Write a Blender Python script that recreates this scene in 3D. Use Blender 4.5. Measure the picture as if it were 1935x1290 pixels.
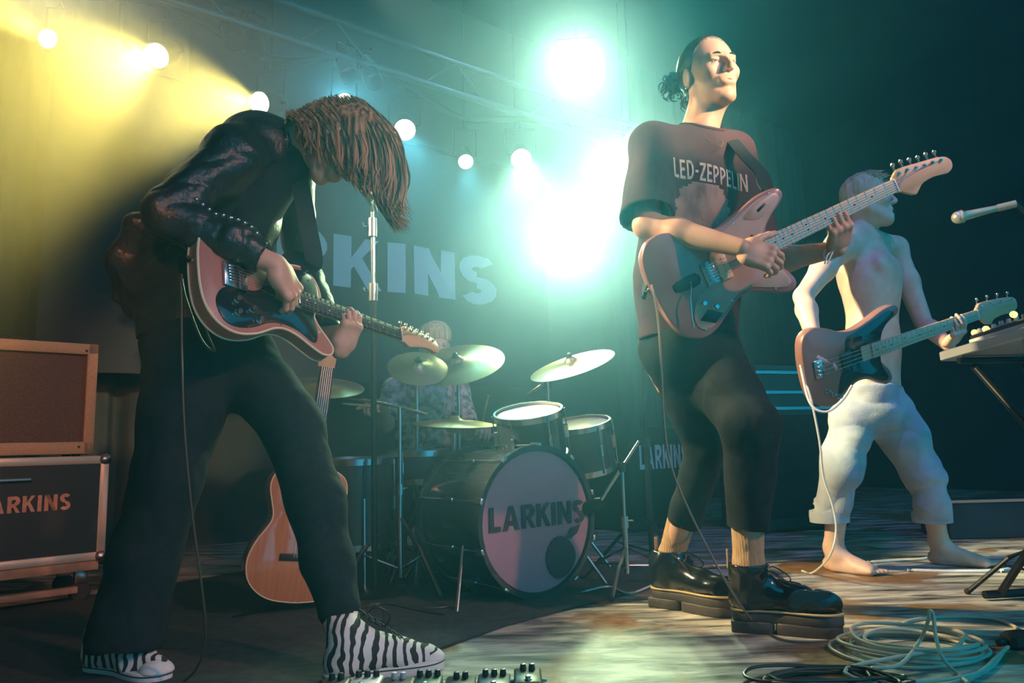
import bpy, bmesh, math, random
import numpy as np
import openvdb
from mathutils import Vector, Matrix
from mathutils.bvhtree import BVHTree

for _o in list(bpy.data.objects):
    bpy.data.objects.remove(_o)
SC = bpy.context.scene
COL = SC.collection

# ------------------------------------------------------------------ camera
# Metres. The photographer crouches at the stage edge: +Y is into the picture.
PW, PH, FPX = 1935.0, 1290.0, 1400.0
PITCH, ROLL = math.radians(8.0), math.radians(1.5)
CAM = np.array([0.0, 0.0, 0.58])
_fw = np.array([0, math.cos(PITCH), math.sin(PITCH)])
_up0 = np.array([0, -math.sin(PITCH), math.cos(PITCH)])
_rt0 = np.array([1.0, 0, 0])
_rt = _rt0 * math.cos(ROLL) - _up0 * math.sin(ROLL)
_up = _up0 * math.cos(ROLL) + _rt0 * math.sin(ROLL)
cam_data = bpy.data.cameras.new('camera')
cam = bpy.data.objects.new('camera', cam_data)
COL.objects.link(cam)
cam_data.sensor_width = 36.0
cam_data.lens = 36.0 * FPX / PW
cam_data.clip_start = 0.05
cam.matrix_world = Matrix(((_rt[0], _up[0], -_fw[0], CAM[0]), (_rt[1], _up[1], -_fw[1], CAM[1]),
                           (_rt[2], _up[2], -_fw[2], CAM[2]), (0, 0, 0, 1)))
SC.camera = cam


def P(px, py, Y):
    """measured point of the photograph at a distance Y in front of the camera"""
    d = _fw + _rt * (px - PW / 2) / FPX - _up * (py - PH / 2) / FPX
    return CAM + d * (Y - CAM[1]) / d[1]


def G(px, py, z=0.0):
    """measured point of the photograph on a level plane"""
    d = _fw + _rt * (px - PW / 2) / FPX - _up * (py - PH / 2) / FPX
    return CAM + d * (z - CAM[2]) / d[2]


# ------------------------------------------------------------------ exposure, world
SC.view_settings.view_transform = 'Standard'
SC.view_settings.look = 'None'
SC.view_settings.exposure = 0.0
SC.view_settings.gamma = 1.0
SC.view_settings.use_curve_mapping = False
SC.cycles.max_bounces = 5
SC.cycles.diffuse_bounces = 2
SC.cycles.glossy_bounces = 2
SC.cycles.transmission_bounces = 2
SC.cycles.volume_bounces = 0
SC.cycles.transparent_max_bounces = 8
SC.cycles.sample_clamp_indirect = 3.0
SC.cycles.use_denoising = True

world = bpy.data.worlds.new('venue_spill')
SC.world = world
world.use_nodes = True
_bg = world.node_tree.nodes['Background']
_bg.inputs['Color'].default_value = (0.0, 0.36, 0.66, 1)
_bg.inputs['Strength'].default_value = 2.3

# stage frame: U runs along the back wall, N points to the audience
U = np.array([0.787, 0.617, 0.0])
N = np.array([0.617, -0.787, 0.0])
W0 = np.array([-0.795, 4.9, 0.0])
ZUP = np.array([0, 0, 1.0])


def st(t, s, z=0.0):
    return W0 + U * t + N * s + ZUP * z


def unit(v):
    v = np.asarray(v, float)
    return v / (np.linalg.norm(v) + 1e-12)


def look_matrix(loc, target):
    loc = Vector(loc)
    q = (Vector(target) - loc).to_track_quat('-Z', 'Y')
    return Matrix.Translation(loc) @ q.to_matrix().to_4x4()


def spot(name, loc, target, power, color, angle, blend=0.6, radius=0.05):
    ld = bpy.data.lights.new(name, 'SPOT')
    ld.energy = power
    ld.color = color
    ld.spot_size = math.radians(angle)
    ld.spot_blend = blend
    ld.shadow_soft_size = radius
    o = bpy.data.objects.new(name, ld)
    COL.objects.link(o)
    o.matrix_world = look_matrix(loc, target)
    return o


# stage lamps: (pixel x, pixel y, distance), aim, power, colour, cone angle, lens radius
YEL, GRN, CREAM, TEAL = (1.0, 0.66, 0.12), (0.16, 0.70, 0.78), (0.66, 1.0, 0.60), (0.10, 0.42, 0.50)


def PS(px, py, s):
    """measured point of the photograph in the upright plane s metres in front of the banner"""
    d = _fw + _rt * (px - PW / 2) / FPX - _up * (py - PH / 2) / FPX
    return CAM + d * (((W0 + N * s - CAM) @ N) / (d @ N))


LAMPS = [
    ('yellow_beam', PS(92, 74, 0.3), P(-260, -120, 2.2), 750, YEL, 20, 0.040),
    ('yellow_beam', PS(297, 105, 0.3), P(-40, 190, 2.4), 680, YEL, 36, 0.055),
    ('yellow_beam', PS(492, 195, 0.3), P(0, 170, 2.5), 1150, YEL, 40, 0.055),
    ('green_beam', PS(652, 192, 0.3), P(740, 420, 2.0), 35, GRN, 44, 0.045),
    ('green_beam', PS(765, 245, 0.3), P(840, 800, 2.2), 60, GRN, 28, 0.06),
    ('green_beam', PS(880, 305, 0.3), P(1010, 900, 2.4), 55, GRN, 22, 0.045),
    ('green_beam', PS(985, 300, 0.3), P(1100, 900, 2.4), 150, CREAM, 30, 0.065),
    ('green_beam', PS(1090, 120, 0.6), P(1060, 600, 0.8), 270, CREAM, 36, 0.09),
    ('green_beam', PS(1180, 315, 0.3), P(1080, 700, 0.8), 310, CREAM, 38, 0.09),
    ('green_beam', PS(1072, 455, 0.3), P(1060, 720, 0.8), 310, CREAM, 42, 0.09),  # added lamp, hidden in the glare, stretches the bright core downwards
]
KEY = [
    ('front_key', (3.0, 0.0, 3.0), P(1130, 640, 2.4), 330, (1.0, 0.42, 0.28), 36, 0.08),
    ('left_key', (1.9, -0.6, 2.3), P(520, 520, 2.0), 120, (1.0, 0.40, 0.24), 34, 0.05),
    ('amp_key', (-0.25, -0.5, 1.7), P(70, 800, 3.0), 230, (1.0, 0.36, 0.14), 24, 0.04),
    ('face_key', (2.7, 0.9, 2.5), P(1350, 150, 2.4), 1000, (1.0, 0.82, 0.48), 15, 0.05),
    ('side_key', (-2.3, 2.6, 2.7), (1.1, 2.7, 0.6), 1500, (1.0, 0.86, 0.50), 34, 0.06),
    ('bassist_key', (-1.0, 3.0, 3.0), P(1565, 640, 3.3), 900, (0.92, 1.0, 0.66), 19, 0.04),
    ('floor_wash', P(1150, -560, 4.4), G(1250, 1260), 6000, (0.85, 1.0, 0.66), 48, 0.08),
    ('added_banner_wash', st(0.9, 2.0, 3.9), PS(760, 500, 0), 60, (0.25, 0.50, 1.0), 50, 0.1),  # added spot out of view, brightens the banner lettering
    ('added_blue_wash', (1.3, 1.4, 4.3), st(2.2, 1.2, 1.2), 220, (0.30, 0.20, 1.0), 80, 0.1),  # unseen spot added to turn haze and midtones bluer
]
for _n, _l, _t, _p, _c, _a, _r in LAMPS:
    _l = np.asarray(_l); _d = unit(np.asarray(_t) - _l)
    spot(_n, _l + _d * 0.03, _t, _p, _c, _a, 0.5, _r)
for _n, _l, _t, _p, _c, _a, _r in KEY:
    spot(_n, _l, _t, _p, _c, _a, 0.6, _r)

HAZE_BACK, HAZE_FRONT, HAZE_SPLIT = 0.078, 0.045, 2.5
HAZE_ANISO = 0.76

# ------------------------------------------------------------------ materials
MATS = {}


def mat(name, col, rough=0.6, metal=0.0, col2=None, scale=8.0, bump=0.0, bscale=60.0, emit=None, estr=0.0,
        spec=0.5, sheen=0.0, stretch=(1, 1, 1), coat=0.0):
    if name in MATS:
        return MATS[name]
    m = bpy.data.materials.new(name)
    m.use_nodes = True
    nt = m.node_tree
    b = nt.nodes['Principled BSDF']
    b.inputs['Base Color'].default_value = (*col, 1)
    b.inputs['Roughness'].default_value = rough
    b.inputs['Metallic'].default_value = metal
    b.inputs['Specular IOR Level'].default_value = spec
    if coat:
        b.inputs['Coat Weight'].default_value = coat
    if sheen:
        b.inputs['Sheen Weight'].default_value = sheen
    tc = nt.nodes.new('ShaderNodeTexCoord')
    mp = nt.nodes.new('ShaderNodeMapping')
    mp.inputs['Scale'].default_value = stretch
    nt.links.new(tc.outputs['Object'], mp.inputs['Vector'])
    if col2 is not None:
        n = nt.nodes.new('ShaderNodeTexNoise')
        n.inputs['Scale'].default_value = scale
        n.inputs['Detail'].default_value = 5
        nt.links.new(mp.outputs[0], n.inputs['Vector'])
        r = nt.nodes.new('ShaderNodeValToRGB')
        r.color_ramp.elements[0].position = 0.38
        r.color_ramp.elements[0].color = (*col, 1)
        r.color_ramp.elements[1].position = 0.62
        r.color_ramp.elements[1].color = (*col2, 1)
        nt.links.new(n.outputs['Fac'], r.inputs['Fac'])
        nt.links.new(r.outputs['Color'], b.inputs['Base Color'])
    if bump:
        n2 = nt.nodes.new('ShaderNodeTexNoise')
        n2.inputs['Scale'].default_value = bscale
        n2.inputs['Detail'].default_value = 4
        nt.links.new(mp.outputs[0], n2.inputs['Vector'])
        bp = nt.nodes.new('ShaderNodeBump')
        bp.inputs['Strength'].default_value = bump
        bp.inputs['Distance'].default_value = 0.01
        nt.links.new(n2.outputs['Fac'], bp.inputs['Height'])
        nt.links.new(bp.outputs[0], b.inputs['Normal'])
    if emit is not None:
        b.inputs['Emission Color'].default_value = (*emit, 1)
        b.inputs['Emission Strength'].default_value = estr
    MATS[name] = m
    return m


# ------------------------------------------------------------------ object helpers
def empty(name, loc=(0, 0, 0), M=None):
    o = bpy.data.objects.new(name, None)
    o.empty_display_size = 0.1
    COL.objects.link(o)
    o.matrix_basis = M if M is not None else Matrix.Translation(Vector(loc))
    return o


def tag(o, label=None, cat=None, group=None, kind=None):
    for k, v in (('label', label), ('category', cat), ('group', group), ('kind', kind)):
        if v:
            o[k] = v
    return o


def wm(o):
    return wm(o.parent) @ o.matrix_basis if o.parent else o.matrix_basis.copy()


def link_mesh(name, me, material, parent, local):
    o = bpy.data.objects.new(name, me)
    COL.objects.link(o)
    if material:
        for m in (material if isinstance(material, (list, tuple)) else [material]):
            me.materials.append(m)
    if parent is not None:
        o.parent = parent
        if not local:
            me.transform(wm(parent).inverted())
    return o


def copy_tree(o, parent=None):
    c = o.copy()
    COL.objects.link(c)
    c.parent = parent
    for ch in list(o.children):
        copy_tree(ch, c)
    return c


def frame(ax, side=None):
    """two unit vectors perpendicular to ax"""
    ax = unit(ax)
    s = np.asarray(side if side is not None else ((0, 0, 1) if abs(ax[2]) < 0.9 else (1, 0, 0)), float)
    a = unit(np.cross(ax, s))
    b = np.cross(a, ax)
    return a, b


def catmull(pts, n=8, closed=False):
    pts = [np.asarray(p, float) for p in pts]
    out = []
    m = len(pts)
    rng = range(m if closed else m - 1)
    for i in rng:
        p1, p2 = pts[i], pts[(i + 1) % m]
        p0 = pts[(i - 1) % m] if (closed or i > 0) else 2 * p1 - p2
        p3 = pts[(i + 2) % m] if (closed or i + 2 < m) else 2 * p2 - p1
        for k in range(n):
            t = k / n
            out.append(0.5 * (2 * p1 + (p2 - p0) * t + (2 * p0 - 5 * p1 + 4 * p2 - p3) * t * t + (3 * p1 - p0 - 3 * p2 + p3) * t ** 3))
    if not closed:
        out.append(pts[-1])
    return out


class MB:
    """collects shapes into one mesh"""

    def __init__(s):
        s.v, s.f = [], []

    def add(s, vs, fs):
        k = len(s.v)
        s.v += [tuple(float(c) for c in v) for v in vs]
        s.f += [tuple(i + k for i in f) for f in fs]
        return s

    def box(s, c, half, X=(1, 0, 0), Y=(0, 1, 0), Z=None, bev=0.0):
        X, Y = unit(X), unit(Y)
        Z = unit(Z) if Z is not None else np.cross(X, Y)
        c = np.asarray(c, float)
        hx, hy, hz = half
        b = min(bev, hx * .9, hy * .9, hz * .9)
        if b <= 0:
            vs = [c + X * hx * i + Y * hy * j + Z * hz * k for i in (-1, 1) for j in (-1, 1) for k in (-1, 1)]
            return s.add(vs, [(0, 1, 3, 2), (4, 6, 7, 5), (0, 4, 5, 1), (2, 3, 7, 6), (0, 2, 6, 4), (1, 5, 7, 3)])
        vs, fs = [], []

        def ring(z, ins):
            a, d = hx - ins, hy - ins
            q = []
            for x, y in ((a, d - b), (a - b, d), (-a + b, d), (-a, d - b), (-a, -d + b), (-a + b, -d), (a - b, -d), (a, -d + b)):
                q.append(c + X * x + Y * y + Z * z)
            return q
        for z, ins in ((-hz, b), (-hz + b, 0), (hz - b, 0), (hz, b)):
            vs += ring(z, ins)
        for r in range(3):
            for i in range(8):
                j = (i + 1) % 8
                fs.append((r * 8 + i, r * 8 + j, r * 8 + 8 + j, r * 8 + 8 + i))
        fs.append(tuple(range(7, -1, -1)))
        fs.append(tuple(range(24, 32)))
        return s.add(vs, fs)

    def tube(s, pts, r, n=8, closed=False, caps=True, flat=None):
        pts = [np.asarray(p, float) for p in pts]
        m = len(pts)
        rs = r if hasattr(r, '__len__') else [r] * m
        vs, fs = [], []
        prev = None
        for i, p in enumerate(pts):
            if closed:
                t = pts[(i + 1) % m] - pts[i - 1]
            else:
                t = pts[min(i + 1, m - 1)] - pts[max(i - 1, 0)]
            t = unit(t)
            if prev is None:
                a, b = frame(t)
            else:
                a = unit(prev - t * (prev @ t))
                b = np.cross(t, a)
            prev = a
            for k in range(n):
                w = 2 * math.pi * k / n
                fx = 1.0 if flat is None else flat
                vs.append(p + (a * math.cos(w) + b * math.sin(w) * fx) * rs[i])
        for i in range(m if closed else m - 1):
            j = (i + 1) % m
            for k in range(n):
                l = (k + 1) % n
                fs.append((i * n + k, i * n + l, j * n + l, j * n + k))
        if caps and not closed:
            fs.append(tuple(range(n - 1, -1, -1)))
            fs.append(tuple((m - 1) * n + k for k in range(n)))
        return s.add(vs, fs)

    def lathe(s, o, ax, prof, n=24, a=None):
        """prof: (radius, height along ax)"""
        o, ax = np.asarray(o, float), unit(ax)
        A, B = frame(ax)
        vs, fs = [], []
        for r, h in prof:
            for k in range(n):
                w = 2 * math.pi * k / n
                vs.append(o + ax * h + (A * math.cos(w) + B * math.sin(w)) * max(r, 1e-5))
        for i in range(len(prof) - 1):
            for k in range(n):
                l = (k + 1) % n
                fs.append((i * n + k, i * n + l, i * n + n + l, i * n + n + k))
        if prof[0][0] > 1e-4:
            fs.append(tuple(range(n - 1, -1, -1)))
        if prof[-1][0] > 1e-4:
            fs.append(tuple((len(prof) - 1) * n + k for k in range(n)))
        return s.add(vs, fs)

    def cyl(s, a, b, r, n=16, r2=None):
        a, b = np.asarray(a, float), np.asarray(b, float)
        return s.lathe(a, b - a, [(r, 0), (r2 if r2 is not None else r, np.linalg.norm(b - a))], n)

    def ball(s, c, r, n=16, sc=(1, 1, 1)):
        k = n // 2
        vs, fs = [], []
        c = np.asarray(c, float)
        for i in range(k + 1):
            th = math.pi * i / k
            for j in range(n):
                w = 2 * math.pi * j / n
                vs.append(c + np.array([math.sin(th) * math.cos(w) * sc[0], math.sin(th) * math.sin(w) * sc[1], math.cos(th) * sc[2]]) * r)
        for i in range(k):
            for j in range(n):
                l = (j + 1) % n
                fs.append((i * n + j, (i + 1) * n + j, (i + 1) * n + l, i * n + l))
        return s.add(vs, fs)

    def plate(s, outline, z0, z1, bev=0.0, O=None, X=(1, 0, 0), Y=(0, 1, 0), Z=(0, 0, 1)):
        """extruded closed 2-D outline; bevelled rims by a miter inset"""
        o2 = np.array([(p[0], p[1]) for p in outline], float)
        m = len(o2)
        area = 0.5 * np.sum(o2[:, 0] * np.roll(o2[:, 1], -1) - np.roll(o2[:, 0], -1) * o2[:, 1])
        if area < 0:
            o2 = o2[::-1]
        O = np.zeros(3) if O is None else np.asarray(O, float)
        X, Y, Z = unit(X), unit(Y), unit(Z)
        t = np.roll(o2, -1, 0) - np.roll(o2, 1, 0)
        t /= np.linalg.norm(t, axis=1)[:, None] + 1e-9
        nrm = np.stack([-t[:, 1], t[:, 0]], 1)
        lay = [(z0, 0), (z1, 0)] if bev <= 0 else [(z0, bev), (z0 + bev * .4, bev * .3), (z0 + bev, 0), (z1 - bev, 0), (z1 - bev * .4, bev * .3), (z1, bev)]
        vs, fs = [], []
        for z, ins in lay:
            for q in o2 + nrm * ins:
                vs.append(O + X * q[0] + Y * q[1] + Z * z)
        for i in range(len(lay) - 1):
            for k in range(m):
                l = (k + 1) % m
                fs.append((i * m + k, i * m + l, (i + 1) * m + l, (i + 1) * m + k))
        fs.append(tuple(range(m - 1, -1, -1)))
        fs.append(tuple((len(lay) - 1) * m + k for k in range(m)))
        return s.add(vs, fs)

    def mesh(s, name, smooth=True):
        me = bpy.data.meshes.new(name)
        me.from_pydata(s.v, [], s.f)
        bm = bmesh.new()
        bm.from_mesh(me)
        bmesh.ops.recalc_face_normals(bm, faces=bm.faces)
        bm.to_mesh(me)
        bm.free()
        if smooth:
            me.polygons.foreach_set('use_smooth', [True] * len(me.polygons))
            try:
                me.set_sharp_from_angle(angle=math.radians(38))
            except Exception:
                pass
        return me

    def build(s, name, material, parent=None, local=False, smooth=True):
        return link_mesh(name, s.mesh(name, smooth), material, parent, local)


# ------------------------------------------------------------------ implicit modelling (bodies, clothes, shoes)
class SDF:
    def __init__(s, pts, pad, h):
        pts = np.array([np.asarray(p, float) for p in pts])
        s.h = h
        s.lo = pts.min(0) - pad
        s.n = np.ceil((pts.max(0) + pad - s.lo) / h).astype(int) + 1
        s.d = np.full(s.n, 0.08, np.float32)
        s.ax = [s.lo[i] + h * np.arange(s.n[i]) for i in range(3)]

    def _grid(s, lo, hi):
        a = np.clip(np.floor((lo - s.lo) / s.h).astype(int), 0, s.n)
        b = np.clip(np.ceil((hi - s.lo) / s.h).astype(int) + 1, 0, s.n)
        sl = tuple(slice(a[i], b[i]) for i in range(3))
        g = [s.ax[0][sl[0]][:, None, None], s.ax[1][sl[1]][None, :, None], s.ax[2][sl[2]][None, None, :]]
        return sl, g

    def _put(s, sl, dn, k, op):
        a = s.d[sl]
        if a.size == 0:
            return
        if op == 'add':
            if k > 0:
                h = np.maximum(k - np.abs(a - dn), 0) / k
                s.d[sl] = np.minimum(a, dn) - h * h * k * 0.25
            else:
                s.d[sl] = np.minimum(a, dn)
        elif op == 'sub':
            if k > 0:
                h = np.maximum(k - np.abs(a + dn), 0) / k
                s.d[sl] = np.maximum(a, -dn) + h * h * k * 0.25
            else:
                s.d[sl] = np.maximum(a, -dn)

    def cone(s, a, b, ra, rb=None, k=0.02, ax=None, sq=1.0, op='add'):
        a, b = np.asarray(a, float), np.asarray(b, float)
        rb = ra if rb is None else rb
        R = max(ra, rb) * max(1.0, sq) + 0.05
        sl, g = s._grid(np.minimum(a, b) - R, np.maximum(a, b) + R)
        if ax is not None:
            ax = unit(ax)
            q = (g[0] - a[0]) * ax[0] + (g[1] - a[1]) * ax[1] + (g[2] - a[2]) * ax[2]
            q = q * (1 / sq - 1)
            X, Y, Z = g[0] - a[0] + q * ax[0], g[1] - a[1] + q * ax[1], g[2] - a[2] + q * ax[2]
            ab = b - a
            ab = ab + ax * (ab @ ax) * (1 / sq - 1)
        else:
            X, Y, Z = g[0] - a[0], g[1] - a[1], g[2] - a[2]
            ab = b - a
        L = ab @ ab + 1e-12
        t = np.clip((X * ab[0] + Y * ab[1] + Z * ab[2]) / L, 0, 1)
        d = np.sqrt((X - t * ab[0]) ** 2 + (Y - t * ab[1]) ** 2 + (Z - t * ab[2]) ** 2) - (ra + (rb - ra) * t)
        s._put(sl, (d * min(1.0, sq)).astype(np.float32), k, op)
        return s

    def chain(s, pts, rs, k=0.02, ax=None, sq=1.0):
        for i in range(len(pts) - 1):
            s.cone(pts[i], pts[i + 1], rs[i], rs[i + 1], k, ax, sq)
        return s

    def ell(s, c, r, X=(1, 0, 0), Y=(0, 1, 0), Z=(0, 0, 1), k=0.02, op='add'):
        c = np.asarray(c, float)
        R = max(r) + 0.04
        sl, g = s._grid(c - R, c + R)
        x, y, z = g[0] - c[0], g[1] - c[1], g[2] - c[2]
        q = [x * A[0] + y * A[1] + z * A[2] for A in (unit(X), unit(Y), unit(Z))]
        k0 = np.sqrt(sum((q[i] / r[i]) ** 2 for i in range(3))) + 1e-6
        k1 = np.sqrt(sum((q[i] / r[i] ** 2) ** 2 for i in range(3))) + 1e-6
        s._put(sl, (k0 * (k0 - 1) / k1).astype(np.float32), k, op)
        return s

    def box(s, c, r, X=(1, 0, 0), Y=(0, 1, 0), Z=(0, 0, 1), rnd=0.01, k=0.02, op='add'):
        c = np.asarray(c, float)
        R = np.linalg.norm(r) + 0.04
        sl, g = s._grid(c - R, c + R)
        x, y, z = g[0] - c[0], g[1] - c[1], g[2] - c[2]
        q = [np.abs(x * A[0] + y * A[1] + z * A[2]) - (r[i] - rnd) for i, A in enumerate((unit(X), unit(Y), unit(Z)))]
        d = np.sqrt(sum(np.maximum(w, 0) ** 2 for w in q)) + np.minimum(np.maximum(np.maximum(q[0], q[1]), q[2]), 0) - rnd
        s._put(sl, d.astype(np.float32), k, op)
        return s

    def cut(s, p, n, rad=None):
        """remove what lies on the n side of the plane through p (within rad of p)"""
        p, n = np.asarray(p, float), unit(n)
        R = rad if rad else 9.0
        sl, g = s._grid(p - R, p + R)
        d = (g[0] - p[0]) * n[0] + (g[1] - p[1]) * n[1] + (g[2] - p[2]) * n[2]
        if rad:
            rr = np.sqrt((g[0] - p[0]) ** 2 + (g[1] - p[1]) ** 2 + (g[2] - p[2]) ** 2) - rad
            d = np.minimum(d, -rr)
        s.d[sl] = np.maximum(s.d[sl], d.astype(np.float32))
        return s

    def arrays(s):
        g = openvdb.FloatGrid(background=0.08)
        s.d[0] = s.d[-1] = 0.08
        s.d[:, 0] = s.d[:, -1] = 0.08
        s.d[:, :, 0] = s.d[:, :, -1] = 0.08
        g.copyFromArray(np.ascontiguousarray(s.d))
        p, q = g.convertToQuads(isovalue=0.0)
        return p.astype(np.float64) * s.h + s.lo, q.astype(np.int32)


def waves(p, freq, seed, stretch=(1, 1, 1), n=10):
    """smooth pseudo-noise in -1..1 built of random plane waves"""
    r = np.random.default_rng(seed)
    out = np.zeros(len(p))
    q = p * np.asarray(stretch)
    for _ in range(n):
        d = r.normal(size=3)
        d /= np.linalg.norm(d)
        out += np.sin(q @ d * freq * r.uniform(0.6, 1.5) + r.uniform(0, 6.28) + 1.3 * np.sin(q @ r.normal(size=3) * freq * 0.35))
    return out / math.sqrt(n)


def folds(p, freq, seed, stretch=(1, 1, 1)):
    w = waves(p, freq, seed, stretch)
    return 1 - np.abs(np.clip(w, -1.4, 1.4)) * 1.2


def sdf_mesh(parts, name, material, parent, disp=None, local=False):
    """parts: list of SDF; joined into one mesh object"""
    vs, fs, k = [], [], 0
    for S in parts:
        p, q = S.arrays()
        vs.append(p)
        fs.append(q + k)
        k += len(p)
    v, f = np.concatenate(vs), np.concatenate(fs)
    f = f[:, ::-1]
    me = bpy.data.meshes.new(name)
    me.vertices.add(len(v))
    me.vertices.foreach_set('co', v.ravel())
    me.loops.add(len(f) * 4)
    me.polygons.add(len(f))
    me.loops.foreach_set('vertex_index', f.ravel())
    me.polygons.foreach_set('loop_start', np.arange(len(f), dtype=np.int32) * 4)
    me.update(calc_edges=True)
    me.validate()
    if disp is not None:
        nn = np.zeros(len(me.vertices) * 3)
        me.vertex_normals.foreach_get('vector', nn)
        nn = nn.reshape(-1, 3)
        v2 = v + nn * disp(v, nn)[:, None]
        me.vertices.foreach_set('co', v2.ravel())
    me.polygons.foreach_set('use_smooth', np.ones(len(me.polygons), bool))
    me.update()
    return link_mesh(name, me, material, parent, local)

# ------------------------------------------------------------------ the venue
def floor_material():
    m = bpy.data.materials.new('worn_stage_floor')
    m.use_nodes = True
    nt = m.node_tree
    b = nt.nodes['Principled BSDF']
    L = nt.links.new
    tc = nt.nodes.new('ShaderNodeTexCoord')
    mp = nt.nodes.new('ShaderNodeMapping')
    mp.inputs['Scale'].default_value = (0.35, 1.6, 1)
    L(tc.outputs['Object'], mp.inputs['Vector'])
    n1 = nt.nodes.new('ShaderNodeTexNoise')
    n1.inputs['Scale'].default_value = 8.0
    n1.inputs['Detail'].default_value = 8
    n1.inputs['Roughness'].default_value = 0.65
    n1.inputs['Distortion'].default_value = 0.6
    L(mp.outputs[0], n1.inputs['Vector'])
    r1 = nt.nodes.new('ShaderNodeValToRGB')
    e = r1.color_ramp.elements
    e[0].position, e[0].color = 0.38, (0.035, 0.03, 0.035, 1)
    e[1].position, e[1].color = 0.60, (0.66, 0.62, 0.50, 1)
    x = r1.color_ramp.elements.new(0.47)
    x.color = (0.26, 0.235, 0.21, 1)
    L(n1.outputs['Fac'], r1.inputs['Fac'])
    # bare wood showing through the paint
    n2 = nt.nodes.new('ShaderNodeTexNoise')
    n2.inputs['Scale'].default_value = 2.3
    n2.inputs['Detail'].default_value = 6
    n2.inputs['Distortion'].default_value = 0.8
    L(tc.outputs['Object'], n2.inputs['Vector'])
    r2 = nt.nodes.new('ShaderNodeValToRGB')
    r2.color_ramp.elements[0].position = 0.54
    r2.color_ramp.elements[1].position = 0.60
    L(n2.outputs['Fac'], r2.inputs['Fac'])
    mp3 = nt.nodes.new('ShaderNodeMapping')
    mp3.inputs['Scale'].default_value = (2.0, 14, 1)
    L(tc.outputs['Object'], mp3.inputs['Vector'])
    n3 = nt.nodes.new('ShaderNodeTexNoise')
    n3.inputs['Scale'].default_value = 9
    n3.inputs['Detail'].default_value = 6
    n3.inputs['Distortion'].default_value = 1.2
    L(mp3.outputs[0], n3.inputs['Vector'])
    r3 = nt.nodes.new('ShaderNodeValToRGB')
    r3.color_ramp.elements[0].position, r3.color_ramp.elements[0].color = 0.3, (0.10, 0.045, 0.015, 1)
    r3.color_ramp.elements[1].position, r3.color_ramp.elements[1].color = 0.7, (0.42, 0.24, 0.10, 1)
    L(n3.outputs['Fac'], r3.inputs['Fac'])
    mx = nt.nodes.new('ShaderNodeMixRGB')
    L(r2.outputs['Color'], mx.inputs['Fac'])
    L(r1.outputs['Color'], mx.inputs['Color1'])
    L(r3.outputs['Color'], mx.inputs['Color2'])
    L(mx.outputs[0], b.inputs['Base Color'])
    b.inputs['Roughness'].default_value = 0.42
    bp = nt.nodes.new('ShaderNodeBump')
    bp.inputs['Strength'].default_value = 0.5
    bp.inputs['Distance'].default_value = 0.006
    L(n1.outputs['Fac'], bp.inputs['Height'])
    L(bp.outputs[0], b.inputs['Normal'])
    return m


def wall(name, a, b, z0, z1, material, thick=0.1, out=1):
    a, b = np.asarray(a), np.asarray(b)
    X = unit(b - a)
    Y = np.cross(ZUP, X) * out
    c = (a + b) / 2 + Y * thick / 2 + ZUP * (z0 + z1) / 2
    o = MB().box(c, (np.linalg.norm(b - a) / 2, thick / 2, (z1 - z0) / 2), X, Y, ZUP).build(name, material, smooth=False)
    return tag(o, kind='structure')


M_BLACKWALL = mat('black_painted_wall', (0.018, 0.022, 0.026), 0.8, col2=(0.035, 0.04, 0.045), scale=3, bump=0.2)
M_CEIL = mat('black_ceiling', (0.015, 0.018, 0.022), 0.9, col2=(0.028, 0.03, 0.035), scale=2)
T0, T1, S1, SB = -4.6, 6.2, 10.0, -0.7
fl = MB()
fl.box(st((T0 + T1) / 2, (S1 + SB) / 2, -0.05), ((T1 - T0) / 2 + .2, (S1 - SB) / 2 + .2, 0.05), U, N, ZUP)
floor = tag(fl.build('floor', floor_material(), smooth=False), kind='structure')
wall('wall_back', st(T0, SB), st(T1, SB), 0, 4.4, M_BLACKWALL, 0.12, 1)
wall('wall_left', st(T0, SB), st(T0, S1), 0, 4.4, M_BLACKWALL, 0.12, -1)
wall('wall_right', st(T1, SB), st(T1, S1), 0, 4.4, M_BLACKWALL, 0.12, 1)
ce = MB()
ce.box(st((T0 + T1) / 2, 2.5, 4.45), ((T1 - T0) / 2 + .2, 3.3, 0.05), U, N, ZUP)
tag(ce.build('ceiling', M_CEIL, smooth=False), kind='structure')


def haze(name, s0, s1, density, tint, label):
    """smoke hangs thick round the lamps at the back and thin over the front of the stage"""
    m = bpy.data.materials.new(name)
    m.use_nodes = True
    nt = m.node_tree
    nt.nodes.remove(nt.nodes['Principled BSDF'])
    v = nt.nodes.new('ShaderNodeVolumeScatter')
    v.inputs['Color'].default_value = tint
    v.inputs['Density'].default_value = density
    v.inputs['Anisotropy'].default_value = HAZE_ANISO
    nt.links.new(v.outputs[0], nt.nodes['Material Output'].inputs['Volume'])
    b = MB()
    b.box(st((T0 + T1) / 2, (s0 + s1) / 2, 2.195), ((T1 - T0) / 2 - .01, (s1 - s0) / 2 - .002, 2.19), U, N, ZUP)
    tag(b.build(name, m, smooth=False), label, 'haze', kind='stuff')


haze('stage_smoke', SB + .02, HAZE_SPLIT, HAZE_BACK, (0.60, 0.78, 1.0, 1), 'thick lit smoke hanging round the lamps at the back of the stage')
haze('stage_haze', HAZE_SPLIT, S1, HAZE_FRONT, (0.12, 0.60, 0.95, 1), 'thin smoke haze in the air over the front of the stage')

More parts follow.
